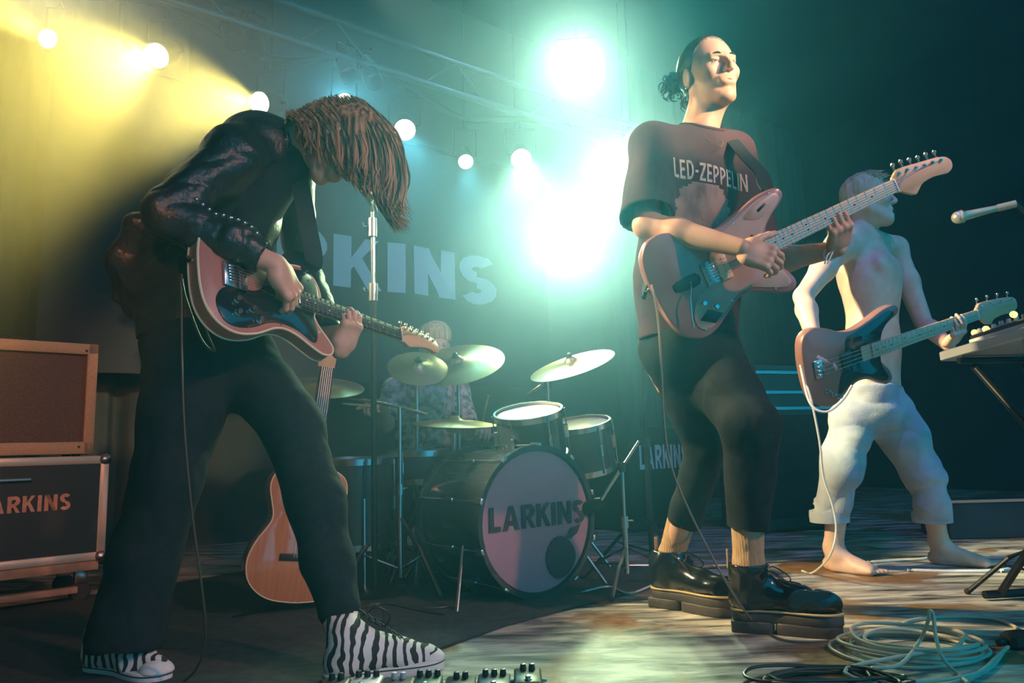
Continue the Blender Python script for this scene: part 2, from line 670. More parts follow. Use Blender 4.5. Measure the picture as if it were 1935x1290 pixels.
# ------------------------------------------------------------------ materials for the things
M_BLACKMETAL = mat('black_metal', (0.02, 0.022, 0.025), 0.35, 0.6)
M_CHROME = mat('chrome', (0.55, 0.56, 0.57), 0.24, 1.0)
M_STEEL = mat('dull_steel', (0.42, 0.43, 0.45), 0.35, 1.0)
M_BRASS = mat('brass_cymbal', (0.85, 0.72, 0.42), 0.32, 0.85, col2=(0.70, 0.56, 0.30), scale=5, bump=0.08, bscale=120)
M_BLACKPLASTIC = mat('black_plastic', (0.014, 0.015, 0.017), 0.35)
M_RUBBER = mat('rubber', (0.02, 0.02, 0.022), 0.8)
M_SALMON = mat('salmon_sparkle_lacquer', (0.36, 0.12, 0.095), 0.35, col2=(0.48, 0.20, 0.15), scale=400, coat=0.4)
M_CREAM = mat('cream_binding', (0.80, 0.66, 0.45), 0.4)
M_GUARD = mat('black_pickguard', (0.012, 0.013, 0.015), 0.15, coat=0.5)
M_ROSEWOOD = mat('dark_fretboard', (0.03, 0.022, 0.02), 0.45, col2=(0.05, 0.035, 0.03), scale=30)
M_MAPLE = mat('maple_neck', (0.58, 0.36, 0.20), 0.4, col2=(0.66, 0.43, 0.25), scale=14, stretch=(0.3, 3, 3))
M_SUNRED = mat('worn_red_lacquer', (0.28, 0.10, 0.10), 0.32, col2=(0.36, 0.15, 0.14), scale=6, coat=0.5)
M_TANGUARD = mat('tan_pickguard', (0.52, 0.33, 0.26), 0.35, col2=(0.44, 0.25, 0.20), scale=10)
M_BASSRED = mat('brown_red_bass_lacquer', (0.26, 0.12, 0.10), 0.35, coat=0.4)
M_PEARL = mat('pearl_dot', (0.85, 0.83, 0.78), 0.3)
M_PICKUP = mat('pickup_black', (0.02, 0.02, 0.02), 0.4)
M_STRING = mat('nickel_string', (0.65, 0.63, 0.6), 0.3, 1.0)

TELE = [(.40, .028), (.398, .07), (.378, .102), (.34, .120), (.30, .114), (.26, .103), (.21, .107), (.15, .134), (.10, .157), (.05, .150),
        (.015, .112), (.0, .05), (.0, -.05), (.015, -.112), (.05, -.150), (.10, -.163), (.16, -.148), (.22, -.116), (.26, -.109),
        (.30, -.118), (.35, -.142), (.385, -.154), (.415, -.148), (.425, -.125), (.410, -.100), (.388, -.075), (.372, -.05), (.37, -.028)]
JAZZ = [(.385, .032), (.395, .055), (.425, .080), (.462, .102), (.482, .124), (.470, .148), (.42, .152), (.36, .140), (.30, .122), (.25, .114),
        (.19, .124), (.13, .152), (.075, .170), (.03, .160), (-.002, .12), (-.012, .06), (-.010, -.0), (-.005, -.05), (.005, -.10), (.028, -.145),
        (.07, -.170), (.12, -.165), (.18, -.132), (.225, -.108), (.27, -.107), (.32, -.130), (.36, -.152), (.395, -.156), (.412, -.135),
        (.402, -.10), (.382, -.07), (.37, -.035)]
BASS = [(.40, .035), (.42, .07), (.46, .095), (.50, .11), (.515, .135), (.49, .155), (.43, .15), (.35, .125), (.27, .108), (.20, .118), (.13, .150),
        (.07, .165), (.02, .14), (.0, .08), (-.005, 0), (.0, -.07), (.02, -.13), (.07, -.165), (.12, -.165), (.18, -.135), (.24, -.108),
        (.30, -.112), (.35, -.14), (.39, -.16), (.42, -.145), (.415, -.105), (.385, -.065), (.37, -.035)]


def spline2(pts, n=5):
    return [(p[0], p[1]) for p in catmull([(x, y, 0) for x, y in pts], n, True)]


def guitar_frame(O, X, Y, Z):
    X = unit(X)
    Z = unit(np.asarray(Z) - X * (np.asarray(Z) @ X))
    Y = np.cross(Z, X)
    return Matrix(((X[0], Y[0], Z[0], O[0]), (X[1], Y[1], Z[1], O[1]), (X[2], Y[2], Z[2], O[2]), (0, 0, 0, 1)))


def guitar(name, label, cat, M, outline, m_body, m_guard, guard, m_board, m_head, bridge, scale, nfr, nstr, head, m_edge=None,
           head_w=1.0, dots=M_PEARL, pickups=(), knobs=(), extra=None, w0=.028, w1=.021):
    root = tag(empty(name, M=M), label, cat)
    out = spline2(outline)
    MB().plate(out, -.045, 0, .005).build('body', m_body, root, True)
    nut = bridge + scale
    end = bridge + scale / 2 ** (nfr / 12)
    if m_edge:
        MB().tube([(x, y, -.0025) for x, y in out], .0034, 6, True).build('binding', m_edge, root, True)
        MB().tube([(x, y, -.0425) for x, y in out], .0030, 6, True).build('back_binding', m_edge, root, True)
    if guard:
        MB().plate(spline2(guard, 4), .0005, .003, .0008).build('pickguard', m_guard, root, True)
    # neck
    nk = MB()
    vs, fs, k = [], [], 9
    xs = np.linspace(end - .05, nut, 10)
    for x in xs:
        w = w0 + (w1 - w0) * (x - end) / (nut - end)
        th = .022 if x > end + .04 else .012
        for j in range(k):
            a = math.pi * j / (k - 1)
            vs.append((x, w * math.cos(a), .006 - th * math.sin(a)))
    for i in range(len(xs) - 1):
        for j in range(k):
            l = (j + 1) % k
            fs.append((i * k + j, i * k + l, i * k + k + l, i * k + k + j))
    fs += [tuple(range(k)), tuple((len(xs) - 1) * k + j for j in range(k))[::-1]]
    nk.add(vs, fs).build('neck', m_head, root, True)
    fb = MB().plate([(end, -w0), (nut, -w1), (nut, w1), (end, w0)], .006, .012, .001)
    fbo = fb.build('fretboard', m_board, root, True)
    for i in range(1, nfr + 1):
        x = bridge + scale / 2 ** (i / 12)
        w = w0 + (w1 - w0) * (x - end) / (nut - end)
        MB().tube([(x, -w, .0125), (x, w, .0125)], .0013, 5).build('fret', M_STEEL, fbo, True)
    for i in (3, 5, 7, 9, 12, 15, 17, 19):
        if i > nfr:
            continue
        x = bridge + scale * (2 ** (-i / 12) + 2 ** (-(i - 1) / 12)) / 2
        for y in ((0,) if i != 12 else (-.009, .009)):
            MB().cyl((x, y, .0118), (x, y, .0127), .0032, 10).build('inlay_dot', dots, fbo, True)
    MB().box((nut, 0, .0125), (.002, w1, .003), bev=.0006).build('nut', M_PEARL, root, True)
    # headstock
    ho = spline2([(nut + x, y * head_w) for x, y in head], 4)
    hs = MB().plate(ho, -.006, .008, .0015).build('headstock', m_head, root, True)
    L = max(x for x, y in head)
    tops = [(x, y) for x, y in ho if y > 0]
    for i in range(nstr):
        x = nut + .028 + (L - .058) * i / (nstr - 1)
        edge = max([y for xx, y in tops if abs(xx - x) < .012] or [.03])
        t = MB()
        t.cyl((x, edge - .013, .008), (x, edge - .013, .018), .0035, 10)
        t.cyl((x, edge - .013, .008), (x, edge - .013, .0095), .006, 10)
        t.cyl((x, edge - .013, -.010), (x, edge + .012, -.010), .0028, 8)
        to = t.build('tuner', M_CHROME, root, True)
        MB().ball((x, edge + .017, -.008), .0085, 10, (0.65, 1.0, 0.9)).build('tuner_button', M_CHROME, to, True)
    for i in range(nstr):
        f = (i / (nstr - 1) - .5) * 2
        x = nut + .028 + (L - .058) * (nstr - 1 - i) / (nstr - 1) if True else 0
        edge = max([y for xx, y in tops if abs(xx - x) < .012] or [.03])
        MB().tube([(bridge, -f * w0 * .82, .0175), (nut, -f * w1 * .82, .0155), (x, edge - .013, .012)],
                  .0011 if nstr == 4 else .0007, 4).build('string', M_STRING, root, True)
    br = MB().box((bridge, 0, .006), (.020, .036, .004), bev=.001)
    for i in range(nstr):
        br.box((bridge - .002, (i / (nstr - 1) - .5) * 1.6 * w0, .013), (.008, .0035, .004), bev=.001)
    br.build('bridge', M_CHROME, root, True)
    for (x, hx, hy, m_) in pickups:
        p = MB().box((x, 0, .007), (hx, hy, .005), bev=.002).build('pickup', m_, root, True)
        for i in range(nstr):
            MB().cyl((x, (i / (nstr - 1) - .5) * 1.7 * w0, .011), (x, (i / (nstr - 1) - .5) * 1.7 * w0, .0135), .0025, 8).build('pole_piece', M_CHROME, p, True)
    for (x, y) in knobs:
        MB().lathe((x, y, .003), (0, 0, 1), [(.0095, 0), (.0095, .002), (.0075, .004), (.0070, .014), (.0062, .016), (0, .016)], 16).build('knob', M_CHROME, root, True)
    if extra:
        extra(root)
    return root


HEAD_T = [(0, -.021), (.016, -.026), (.035, -.036), (.055, -.033), (.09, -.024), (.14, -.018), (.17, -.024), (.190, -.018), (.198, .002), (.188, .022),
          (.165, .032), (.10, .036), (.045, .040), (.022, .036), (.010, .026), (0, .021)]
HEAD_J = [(0, -.021), (.012, -.026), (.030, -.040), (.050, -.052), (.065, -.044), (.085, -.030), (.12, -.026), (.15, -.030), (.175, -.034), (.195, -.024),
          (.200, -.004), (.188, .014), (.168, .022), (.155, .026), (.10, .034), (.045, .042), (.022, .040), (.008, .030), (0, .021)]

MT = guitar_frame((-0.776, 1.804, 1.046), (0.552, 0.823, -0.132), None, (0.81, -0.492, 0.321))


def tele_extra(r):
    MB().tube([(.345, .098, .002), (.347, .100, .006), (.352, .106, .016)], [.006, .0028, .002], 8).build('toggle_switch', M_CHROME, r, True)
    MB().lathe((.0, .03, -.022), (-1, 0, 0), [(.006, 0), (.006, .003), (.003, .006), (.003, .012), (.006, .016), (0, .017)], 12).build('strap_button', M_CHROME, r, True)
    for x, y in ((.05, -.115), (.13, -.14), (.24, -.103), (.35, -.115), (.36, .08), (.25, .085)):
        MB().cyl((x, y, .003), (x, y, .0042), .0028, 8).build('guard_screw', M_CHROME, r, True)


TELE_GUARD = [(.040, -.090), (.062, -.045), (.11, -.028), (.165, -.020), (.195, .01), (.215, .06), (.25, .088), (.30, .100), (.345, .106), (.378, .09), (.388, .05),
              (.375, .0), (.362, -.05), (.37, -.085), (.355, -.128), (.30, -.104), (.25, -.097), (.2, -.107), (.15, -.134), (.10, -.148), (.06, -.138)]
tele = guitar('electric_guitar', 'salmon sparkle guitar with cream binding and black pickguard, played by the stooping guitarist', 'guitar', MT,
              TELE, M_SALMON, M_GUARD, TELE_GUARD, M_ROSEWOOD, M_MAPLE, .085, .648, 21, 6, HEAD_T, M_CREAM,
              pickups=((.12, .014, .038, M_PICKUP), (.30, .012, .034, M_CHROME)),
              knobs=((.10, -.070), (.145, -.085), (.10, -.108), (.165, -.112)), extra=tele_extra)

MJ = guitar_frame((0.443, 2.177, 1.01), (0.913, 0.029, 0.406), None, (0.099, -0.983, -0.153))


def jazz_extra(r):
    g = MB()
    g.plate(spline2([(.060, -.016), (.130, -.018), (.130, .018), (.060, .016), (.052, 0)], 3), .0005, .0030, .0005)
    tp = g.build('tremolo_plate', M_BLACKMETAL, r, True)
    MB().tube([(.105, .0, .006), (.095, -.012, .022), (.075, -.04, .030), (.055, -.10, .028), (.050, -.125, .026)], .0028, 8).build('tremolo_arm', M_CHROME, tp, True)
    MB().plate(spline2([(.385, .085), (.44, .115), (.452, .128), (.44, .138), (.38, .128), (.335, .105)], 4), .0032, .0045, .0005).build('control_plate', M_TANGUARD, r, True)
    MB().box((.40, .113, .006), (.016, .004, .002), (.94, .34, 0), (-.34, .94, 0), (0, 0, 1), .001).build('slide_switch', M_BLACKPLASTIC, r, True)
    MB().box((.335, .045, .005), (.006, .004, .003), (.94, .34, 0), (-.34, .94, 0), (0, 0, 1), .001).build('roller_knob', M_BLACKPLASTIC, r, True)
    MB().plate([(.085, -.118), (.125, -.145), (.160, -.128), (.120, -.098)], .0034, .0044, .0004).build('jack_plate', M_BLACKMETAL, r, True)
    for x, y in ((.44, .142), (.30, .105), (.20, -.105), (.09, -.150), (.34, -.128), (.385, -.13)):
        MB().cyl((x, y, .003), (x, y, .0042), .0026, 8).build('guard_screw', M_CHROME, r, True)
    MB().lathe((-.012, .03, -.022), (-1, 0, 0), [(.006, 0), (.006, .003), (.003, .006), (.003, .012), (.006, .016), (0, .017)], 12).build('strap_button', M_CHROME, r, True)


JAZZ_GUARD = [(.372, .032), (.385, .055), (.42, .083), (.455, .106), (.465, .125), (.452, .138), (.40, .138), (.33, .118), (.26, .095), (.215, .07), (.19, .045), (.185, 0),
              (.16, -.03), (.10, -.06), (.07, -.11), (.08, -.145), (.12, -.150), (.18, -.118), (.225, -.095), (.27, -.095), (.32, -.116), (.37, -.138), (.395, -.13),
              (.385, -.09), (.365, -.04)]
jazz = guitar('electric_guitar', 'worn red guitar with maple neck and tan pickguard, played by the booted person', 'guitar', MJ,
              JAZZ, M_SUNRED, M_TANGUARD, JAZZ_GUARD, M_MAPLE, M_MAPLE, .17, .648, 21, 6, HEAD_J, None,
              dots=M_PICKUP, pickups=((.215, .018, .040, M_CREAM), (.325, .018, .040, M_CREAM)), knobs=((.115, -.075), (.145, -.100)), extra=jazz_extra)

MBs = guitar_frame((1.166, 2.944, 0.836), (0.925, 0.261, 0.277), None, (0.319, -0.928, -0.19))
HEAD_B = [(0, -.021), (.02, -.030), (.045, -.055), (.075, -.060), (.09, -.045), (.14, -.038), (.20, -.042), (.235, -.030), (.24, -.002), (.225, .02),
          (.19, .030), (.12, .038), (.05, .044), (.02, .042), (.008, .030), (0, .021)]
bass_guitar = guitar('bass_guitar', 'brown red bass guitar slung low on the barefoot bassist', 'guitar', MBs,
                     BASS, M_BASSRED, M_GUARD, [(.395, .04), (.43, .085), (.48, .115), (.46, .138), (.38, .12), (.27, .095), (.22, .08), (.20, .0), (.16, -.07), (.14, -.13), (.18, -.12), (.24, -.095),
                                             (.30, -.10), (.37, -.14), (.40, -.13), (.375, -.06)], M_MAPLE, M_MAPLE, .06, .864, 20, 4, HEAD_B,
                     dots=M_PICKUP, pickups=((.20, .026, .030, M_PICKUP),), knobs=((.085, -.10), (.11, -.12), (.135, -.138)), w0=.031, w1=.022)


# ------------------------------------------------------------------ acoustic guitar on its stand
def acoustic():
    X = unit(np.array([0.10, 0.10, 0.985]))
    Z = unit(np.array([0.50, -0.86, 0.10]))
    O = P(556, 1138, 2.75)
    M = guitar_frame(O, X, None, Z)
    r = tag(empty('acoustic_guitar', M=M), 'orange brown acoustic guitar standing upright behind the stooping guitarist\'s legs', 'guitar')
    wood = mat('orange_spruce_top', (0.55, 0.22, 0.10), 0.12, col2=(0.62, 0.27, 0.13), scale=20, stretch=(.2, 4, 1), coat=1.0)
    out = spline2([(.0, .0), (.012, .10), (.06, .165), (.13, .185), (.20, .165), (.265, .125), (.30, .118), (.34, .128), (.40, .142), (.45, .125), (.478, .07), (.485, 0),
                   (.478, -.07), (.45, -.125), (.40, -.142), (.34, -.128), (.30, -.118), (.265, -.125), (.20, -.165), (.13, -.185), (.06, -.165), (.012, -.10)], 4)
    MB().plate(out, -.10, 0, .003).build('body', wood, r, True)
    MB().tube([(x, y, -.002) for x, y in out], .003, 6, True).build('binding', M_CREAM, r, True)
    MB().box((.155, 0, .004), (.012, .075, .004), bev=.002).build('bridge', M_ROSEWOOD, r, True)
    MB().cyl((.33, 0, -.001), (.33, 0, .0008), .05, 32).build('sound_hole', M_PICKUP, r, True)
    MB().box((.63, 0, -.004), (.23, .027, .010), bev=.005).build('neck', M_MAPLE, r, True)
    MB().box((.63, 0, .008), (.23, .027, .003), bev=.001).build('fretboard', M_ROSEWOOD, r, True)
    MB().plate(spline2([(.86, -.024), (.88, -.034), (1.02, -.036), (1.04, 0), (1.02, .036), (.88, .034), (.86, .024)], 3), -.02, -.004, .002).build('headstock', M_MAPLE, r, True)
    for i in range(6):
        MB().tube([(.155, (i - 2.5) * .010, .009), (.86, (i - 2.5) * .0075, .012)], .0006, 4).build('string', M_STRING, r, True)
    # stand
    s = tag(empty('guitar_stand', (O[0], O[1] + .08, 0)), 'low black tubular stand holding up the acoustic guitar', 'stand')
    base = np.array([O[0], O[1], 0.0])
    z0 = O[2] - .006
    MB().tube([base + (-.12, -.02, z0 - .01), base + (-.12, .16, z0 - .01), base + (.12, .16, z0 - .01), base + (.12, -.02, z0 - .01)], .008).build('cradle', M_BLACKMETAL, s)
    MB().tube([base + (0, .16, z0 - .02), base + (0, .18, .45)], .009).build('upright', M_BLACKMETAL, s)
    for dx, dy in ((-.2, -.05), (.2, -.05), (0, .36)):
        MB().tube([base + (0, .16, z0 - .01), base + (dx, dy, .008)], .008).build('leg', M_BLACKMETAL, s)
    return r


acoustic()

# ------------------------------------------------------------------ people
M_SKIN = mat('skin', (0.62, 0.36, 0.26), 0.5, col2=(0.55, 0.30, 0.21), scale=25, bump=0.05, bscale=200)
M_SKINPALE = mat('pale_skin', (0.72, 0.50, 0.38), 0.45, col2=(0.66, 0.42, 0.31), scale=18, bump=0.05, bscale=200)
M_LIP = mat('lips', (0.50, 0.20, 0.17), 0.4)
M_EYE = mat('eyeball', (0.75, 0.72, 0.68), 0.2)
M_IRIS = mat('iris', (0.05, 0.04, 0.03), 0.15)
M_JACKET = mat('black_leather_jacket', (0.012, 0.013, 0.016), 0.36, col2=(0.018, 0.02, 0.024), scale=12, bump=0.25, bscale=90)
M_BLACKCLOTH = mat('black_cotton', (0.012, 0.016, 0.020), 0.85, col2=(0.018, 0.022, 0.026), scale=20, bump=0.15, bscale=150, spec=0.15)
M_DENIM = mat('black_denim', (0.012, 0.017, 0.022), 0.85, col2=(0.018, 0.024, 0.030), scale=40, bump=0.3, bscale=220, spec=0.15)
M_TEE = mat('faded_plum_cotton', (0.055, 0.028, 0.040), 0.9, col2=(0.075, 0.040, 0.052), scale=8, bump=0.1, bscale=150, spec=0.15)
M_JEANS = mat('light_washed_denim', (0.42, 0.46, 0.50), 0.85, col2=(0.30, 0.34, 0.40), scale=9, bump=0.2, bscale=180)
M_SOCK = mat('ribbed_tan_sock', (0.50, 0.32, 0.18), 0.9, col2=(0.38, 0.24, 0.13), scale=60, stretch=(6, 6, .3), bump=0.4, bscale=150)
M_LEATHER = mat('polished_black_leather', (0.010, 0.010, 0.012), 0.16, coat=0.6, bump=0.05, bscale=60)
M_SOLE = mat('dark_rubber_sole', (0.055, 0.045, 0.042), 0.55, bump=0.2, bscale=60)
M_WELT = mat('tan_welt_stitch', (0.45, 0.33, 0.15), 0.6)
M_LACE = mat('black_lace', (0.015, 0.015, 0.017), 0.7)
M_WHITECLOTH = mat('white_cotton', (0.72, 0.72, 0.70), 0.85, bump=0.15, bscale=120)
M_STRAP = mat('black_strap_webbing', (0.010, 0.012, 0.014), 0.7, bump=0.2, bscale=300)


def hair_mat(name, c1, c2, rough=0.45):
    return mat(name, c1, rough, col2=c2, scale=40, stretch=(2.2, 2.2, .10), spec=0.35)


M_HAIR_L = hair_mat('long_brown_hair_lit_streaks', (0.05, 0.022, 0.016), (0.50, 0.26, 0.14))  # second colour paints orange lit streaks into the dark brown
M_HAIR_D = hair_mat('dark_brown_hair', (0.018, 0.012, 0.010), (0.05, 0.03, 0.022))
M_HAIR_B = hair_mat('bleached_hair', (0.62, 0.52, 0.34), (0.42, 0.32, 0.18), 0.6)


class Head:
    """local frame: f forward (the way the face looks), l the person's left, u crown"""

    def __init__(s, c, f, u, k=1.0):
        s.c, s.k = np.asarray(c, float), k
        s.f = unit(f)
        s.u = unit(np.asarray(u) - s.f * (np.asarray(u) @ s.f))
        s.l = np.cross(s.u, s.f)

    def p(s, a, b, c):
        return s.c + (s.f * a + s.l * b + s.u * c) * s.k

    def E(s, S, a, b, c, ra, rb, rc, k=.012, op='add'):
        S.ell(s.p(a, b, c), (ra * s.k, rb * s.k, rc * s.k), s.f, s.l, s.u, k, op)

    def field(s, neck_base, open_mouth=0.0, h=0.003, neck_r=.056, extra=()):
        S = SDF([s.p(.13, .1, .13), s.p(-.12, -.1, -.14), s.p(-.1, .1, .1), s.p(.1, -.1, -.14), neck_base, *extra], .045, h)
        s.E(S, -.012, 0, .035, .096, .076, .088, 0)
        s.E(S, .032, 0, -.025, .058, .060, .092, .04)
        for q in (-1, 1):
            S.cone(s.p(-.005, q * .055, -.052), s.p(.062, q * .018, -.102), .020, .017, .030)
            s.E(S, .058, q * .043, -.022, .026, .020, .019, .022)
            S.cone(s.p(.080, q * .040, .022), s.p(.090, q * .012, .018), .0085, .0085, .014)
            s.E(S, .095, q * .031, .001, .016, .019, .012, .010, 'sub')
            s.E(S, .079, q * .031, .0075, .0125, .0155, .0055, .006)     # upper lid
            s.E(S, .079, q * .031, -.0070, .0105, .0145, .0045, .006)    # lower lid
            s.E(S, .100, q * .0115, -.030, .0095, .0075, .0075, .006)
            # ears
            s.E(S, -.008, q * .079, -.008, .020, .007, .033, .006)
            s.E(S, -.004, q * .086, -.004, .011, .005, .018, .004, 'sub')
        S.cone(s.p(.091, 0, .018), s.p(.114, 0, -.020), .0068, .0100, .012)
        s.E(S, .108, 0, -.0275, .0115, .0095, .0085, .006)
        for q in (-1, 1):
            s.E(S, .104, q * .0062, -.0365, .005, .0034, .004, .002, 'sub')
        o = open_mouth
        s.E(S, .072, 0, -.104 - o * .6, .020, .022, .018, .020)
        s.E(S, .086, 0, -.062, .014, .030, .018, .016)
        if o > 0:
            s.E(S, .094, 0, -.068 - o * .5, .026, .017, .006 + o * .5, .005, 'sub')
        s.E(S, .0920, 0, -.0585, .0080, .0215, .0055, .005)
        s.E(S, .0905, 0, -.0710 - o, .0080, .0185, .0065, .005)
        if o == 0:
            s.E(S, .1005, 0, -.0645, .006, .021, .0013, .002, 'sub')
        else:
            s.E(S, .06, 0, -.085 - o, .035, .035, .02, .03)
        nb = np.asarray(neck_base, float)
        S.cone(s.p(-.025, 0, -.045), nb, neck_r * s.k, (neck_r + .004) * s.k, .03)
        S.cone(s.p(.005, 0, -.085), nb + s.f * .012, .040 * s.k, .050 * s.k, .03)
        S.cone(s.p(-.005, .055, -.055), nb + s.f * .04 + s.l * .01, .014, .014, .02)
        S.cone(s.p(-.005, -.055, -.055), nb + s.f * .04 - s.l * .01, .014, .014, .02)
        return S

    def eyes(s, parent):
        for q in (-1, 1):
            o = MB().ball(s.p(.0765, q * .031, .0005), .0122 * s.k, 16).build('eye', M_EYE, parent)
            MB().lathe(s.p(.0765, q * .031, .0005) + s.f * .0108 * s.k, s.f, [(.0056, 0), (.0052, .0013), (0, .0018)], 14).build('iris', M_IRIS, o)

    def brows(s, parent, m, amp=1.0):
        for q in (-1, 1):
            MB().tube(catmull([s.p(.0945, q * .013, .021), s.p(.0925, q * .028, .0255), s.p(.079, q * .047, .021)], 4),
                      [.003, .005, .006, .0062, .006, .0055, .0045, .0032, .0015], 6, flat=.6).build('eyebrow', m, parent)


def hand_field(wrist, d, pn, thumb, curls, spread=0.02, k=1.0, h=0.0026, fore=None, fore_r=.027, thumb_dir=None, tcurl=0.4):
    """d: wrist to knuckles, pn: the way the palm faces, thumb: +1/-1 side. curls: bend per finger, radians at each joint"""
    wrist = np.asarray(wrist, float)
    d = unit(d)
    pn = unit(np.asarray(pn) - d * (np.asarray(pn) @ d))
    sd = np.cross(d, pn) * thumb
    pts = [wrist, wrist + d * .20 * k, wrist + pn * .1, wrist - pn * .03, wrist + sd * .09, wrist - sd * .06, wrist + d * .1 + sd * .09, wrist + d * .19 - sd * .07 + pn * .1]
    if fore is not None:
        pts.append(np.asarray(fore, float))
    S = SDF(pts, .045, h)
    if fore is not None:
        S.cone(fore, wrist + d * .005, fore_r * 1.35, fore_r * .88, .01, pn, .8)
    S.cone(wrist, wrist + d * .03 * k, .024 * k, .026 * k, .02, pn, .7)
    S.box(wrist + d * .055 * k, (.042 * k, .040 * k, .0135 * k), d, sd, pn, .012 * k, .018)
    S.ell(wrist + d * .035 * k + sd * .025 * k + pn * .008 * k, (.032 * k, .019 * k, .016 * k), d, sd, pn, .012)
    S.ell(wrist + d * .035 * k - sd * .026 * k + pn * .007 * k, (.034 * k, .014 * k, .013 * k), d, sd, pn, .012)
    L = (.074, .082, .077, .060)
    for i in range(4):
        off = (1.5 - i) * .0205 * k
        b = wrist + d * (.090 - abs(i - 1.2) * .004) * k + sd * off
        dd = unit(d + sd * spread * (1.5 - i) * 3)
        p = b - dd * .02 * k
        r = (.0098 - (.0012 if i == 3 else 0)) * k
        S.ell(b + pn * -.004 * k, (.013 * k, .0105 * k, .011 * k), d, sd, pn, .008)
        ang = 0
        prev = b
        S.cone(p, b, r * 1.05, r, .006)
        for j, fr in enumerate((.46, .30, .24)):
            ang += curls[i] * (1.0, 1.15, .8)[j]
            v = dd * math.cos(ang) + pn * math.sin(ang)
            nx = prev + v * L[i] * fr * k
            S.cone(prev, nx, r * (1, .92, .86)[j], r * (.92, .86, .74)[j], .003)
            prev = nx
    tb = wrist + d * .022 * k + sd * .026 * k + pn * .006
    td = unit(thumb_dir) if thumb_dir is not None else unit(d * .72 + sd * .75 + pn * .25)
    t1 = tb + td * .040 * k
    td2 = unit(td + d * tcurl + pn * tcurl * .4)
    t2 = t1 + td2 * .032 * k
    t3 = t2 + unit(td2 + d * tcurl * .4 + pn * .1) * .024 * k
    S.cone(tb, t1, .0150 * k, .0118 * k, .012)
    S.cone(t1, t2, .0112 * k, .0102 * k, .004)
    S.cone(t2, t3, .0102 * k, .0082 * k, .004)
    return S


def strand_hair(paths, r0, name, m, parent, n=4):
    """many tapering strands as one mesh; each path a list of points"""
    mb = MB()
    for pts, r in paths:
        k = len(pts)
        mb.tube(pts, [r * r0 * (0.35 + .65 * math.sin(math.pi * min(.5, i / (k - 1) * 1.6))) * (1 - max(0, (i / (k - 1) - .55) / .45) ** 1.5 * .9) for i in range(k)], n, caps=False)
    return mb.build(name, m, parent)


def laces(root, pairs, m, parent, r=.0022):
    mb = MB()
    for a, b in pairs:
        mid = (np.asarray(a) + np.asarray(b)) / 2 + ZUP * .004
        mb.tube(catmull([a, mid, b], 4), r, 6)
    return tag(mb.build('lace_rows', m, parent), kind='stuff')


class Shoe:
    """o: heel on the ground, d: heel-to-toe direction (level), scale in metres of length"""

    def __init__(s, o, d, L=.30, up=(0, 0, 1)):
        s.o = np.asarray(o, float)
        s.d = unit(d)
        s.z = unit(np.asarray(up, float) - s.d * (np.asarray(up, float) @ s.d))
        s.s = np.cross(s.z, s.d)
        s.L = L

    def p(s, a, b, c):
        return s.o + s.d * a * s.L + s.s * b * s.L + s.z * c

    def sole_outline(s, w=1.0, out=0.0):
        pts = [(-.01, 0), (.02, .085), (.12, .125), (.30, .115), (.45, .125), (.62, .165), (.78, .175), (.90, .145), (.985, .075), (1.0, 0),
               (.985, -.075), (.90, -.145), (.78, -.170), (.62, -.150), (.45, -.110), (.30, -.110), (.12, -.125), (.02, -.085)]
        c = [(x * s.L * (1 + out * .15) - out * .01, y * s.L * w * (1 + out * .3)) for x, y in pts]
        return spline2(c, 3)

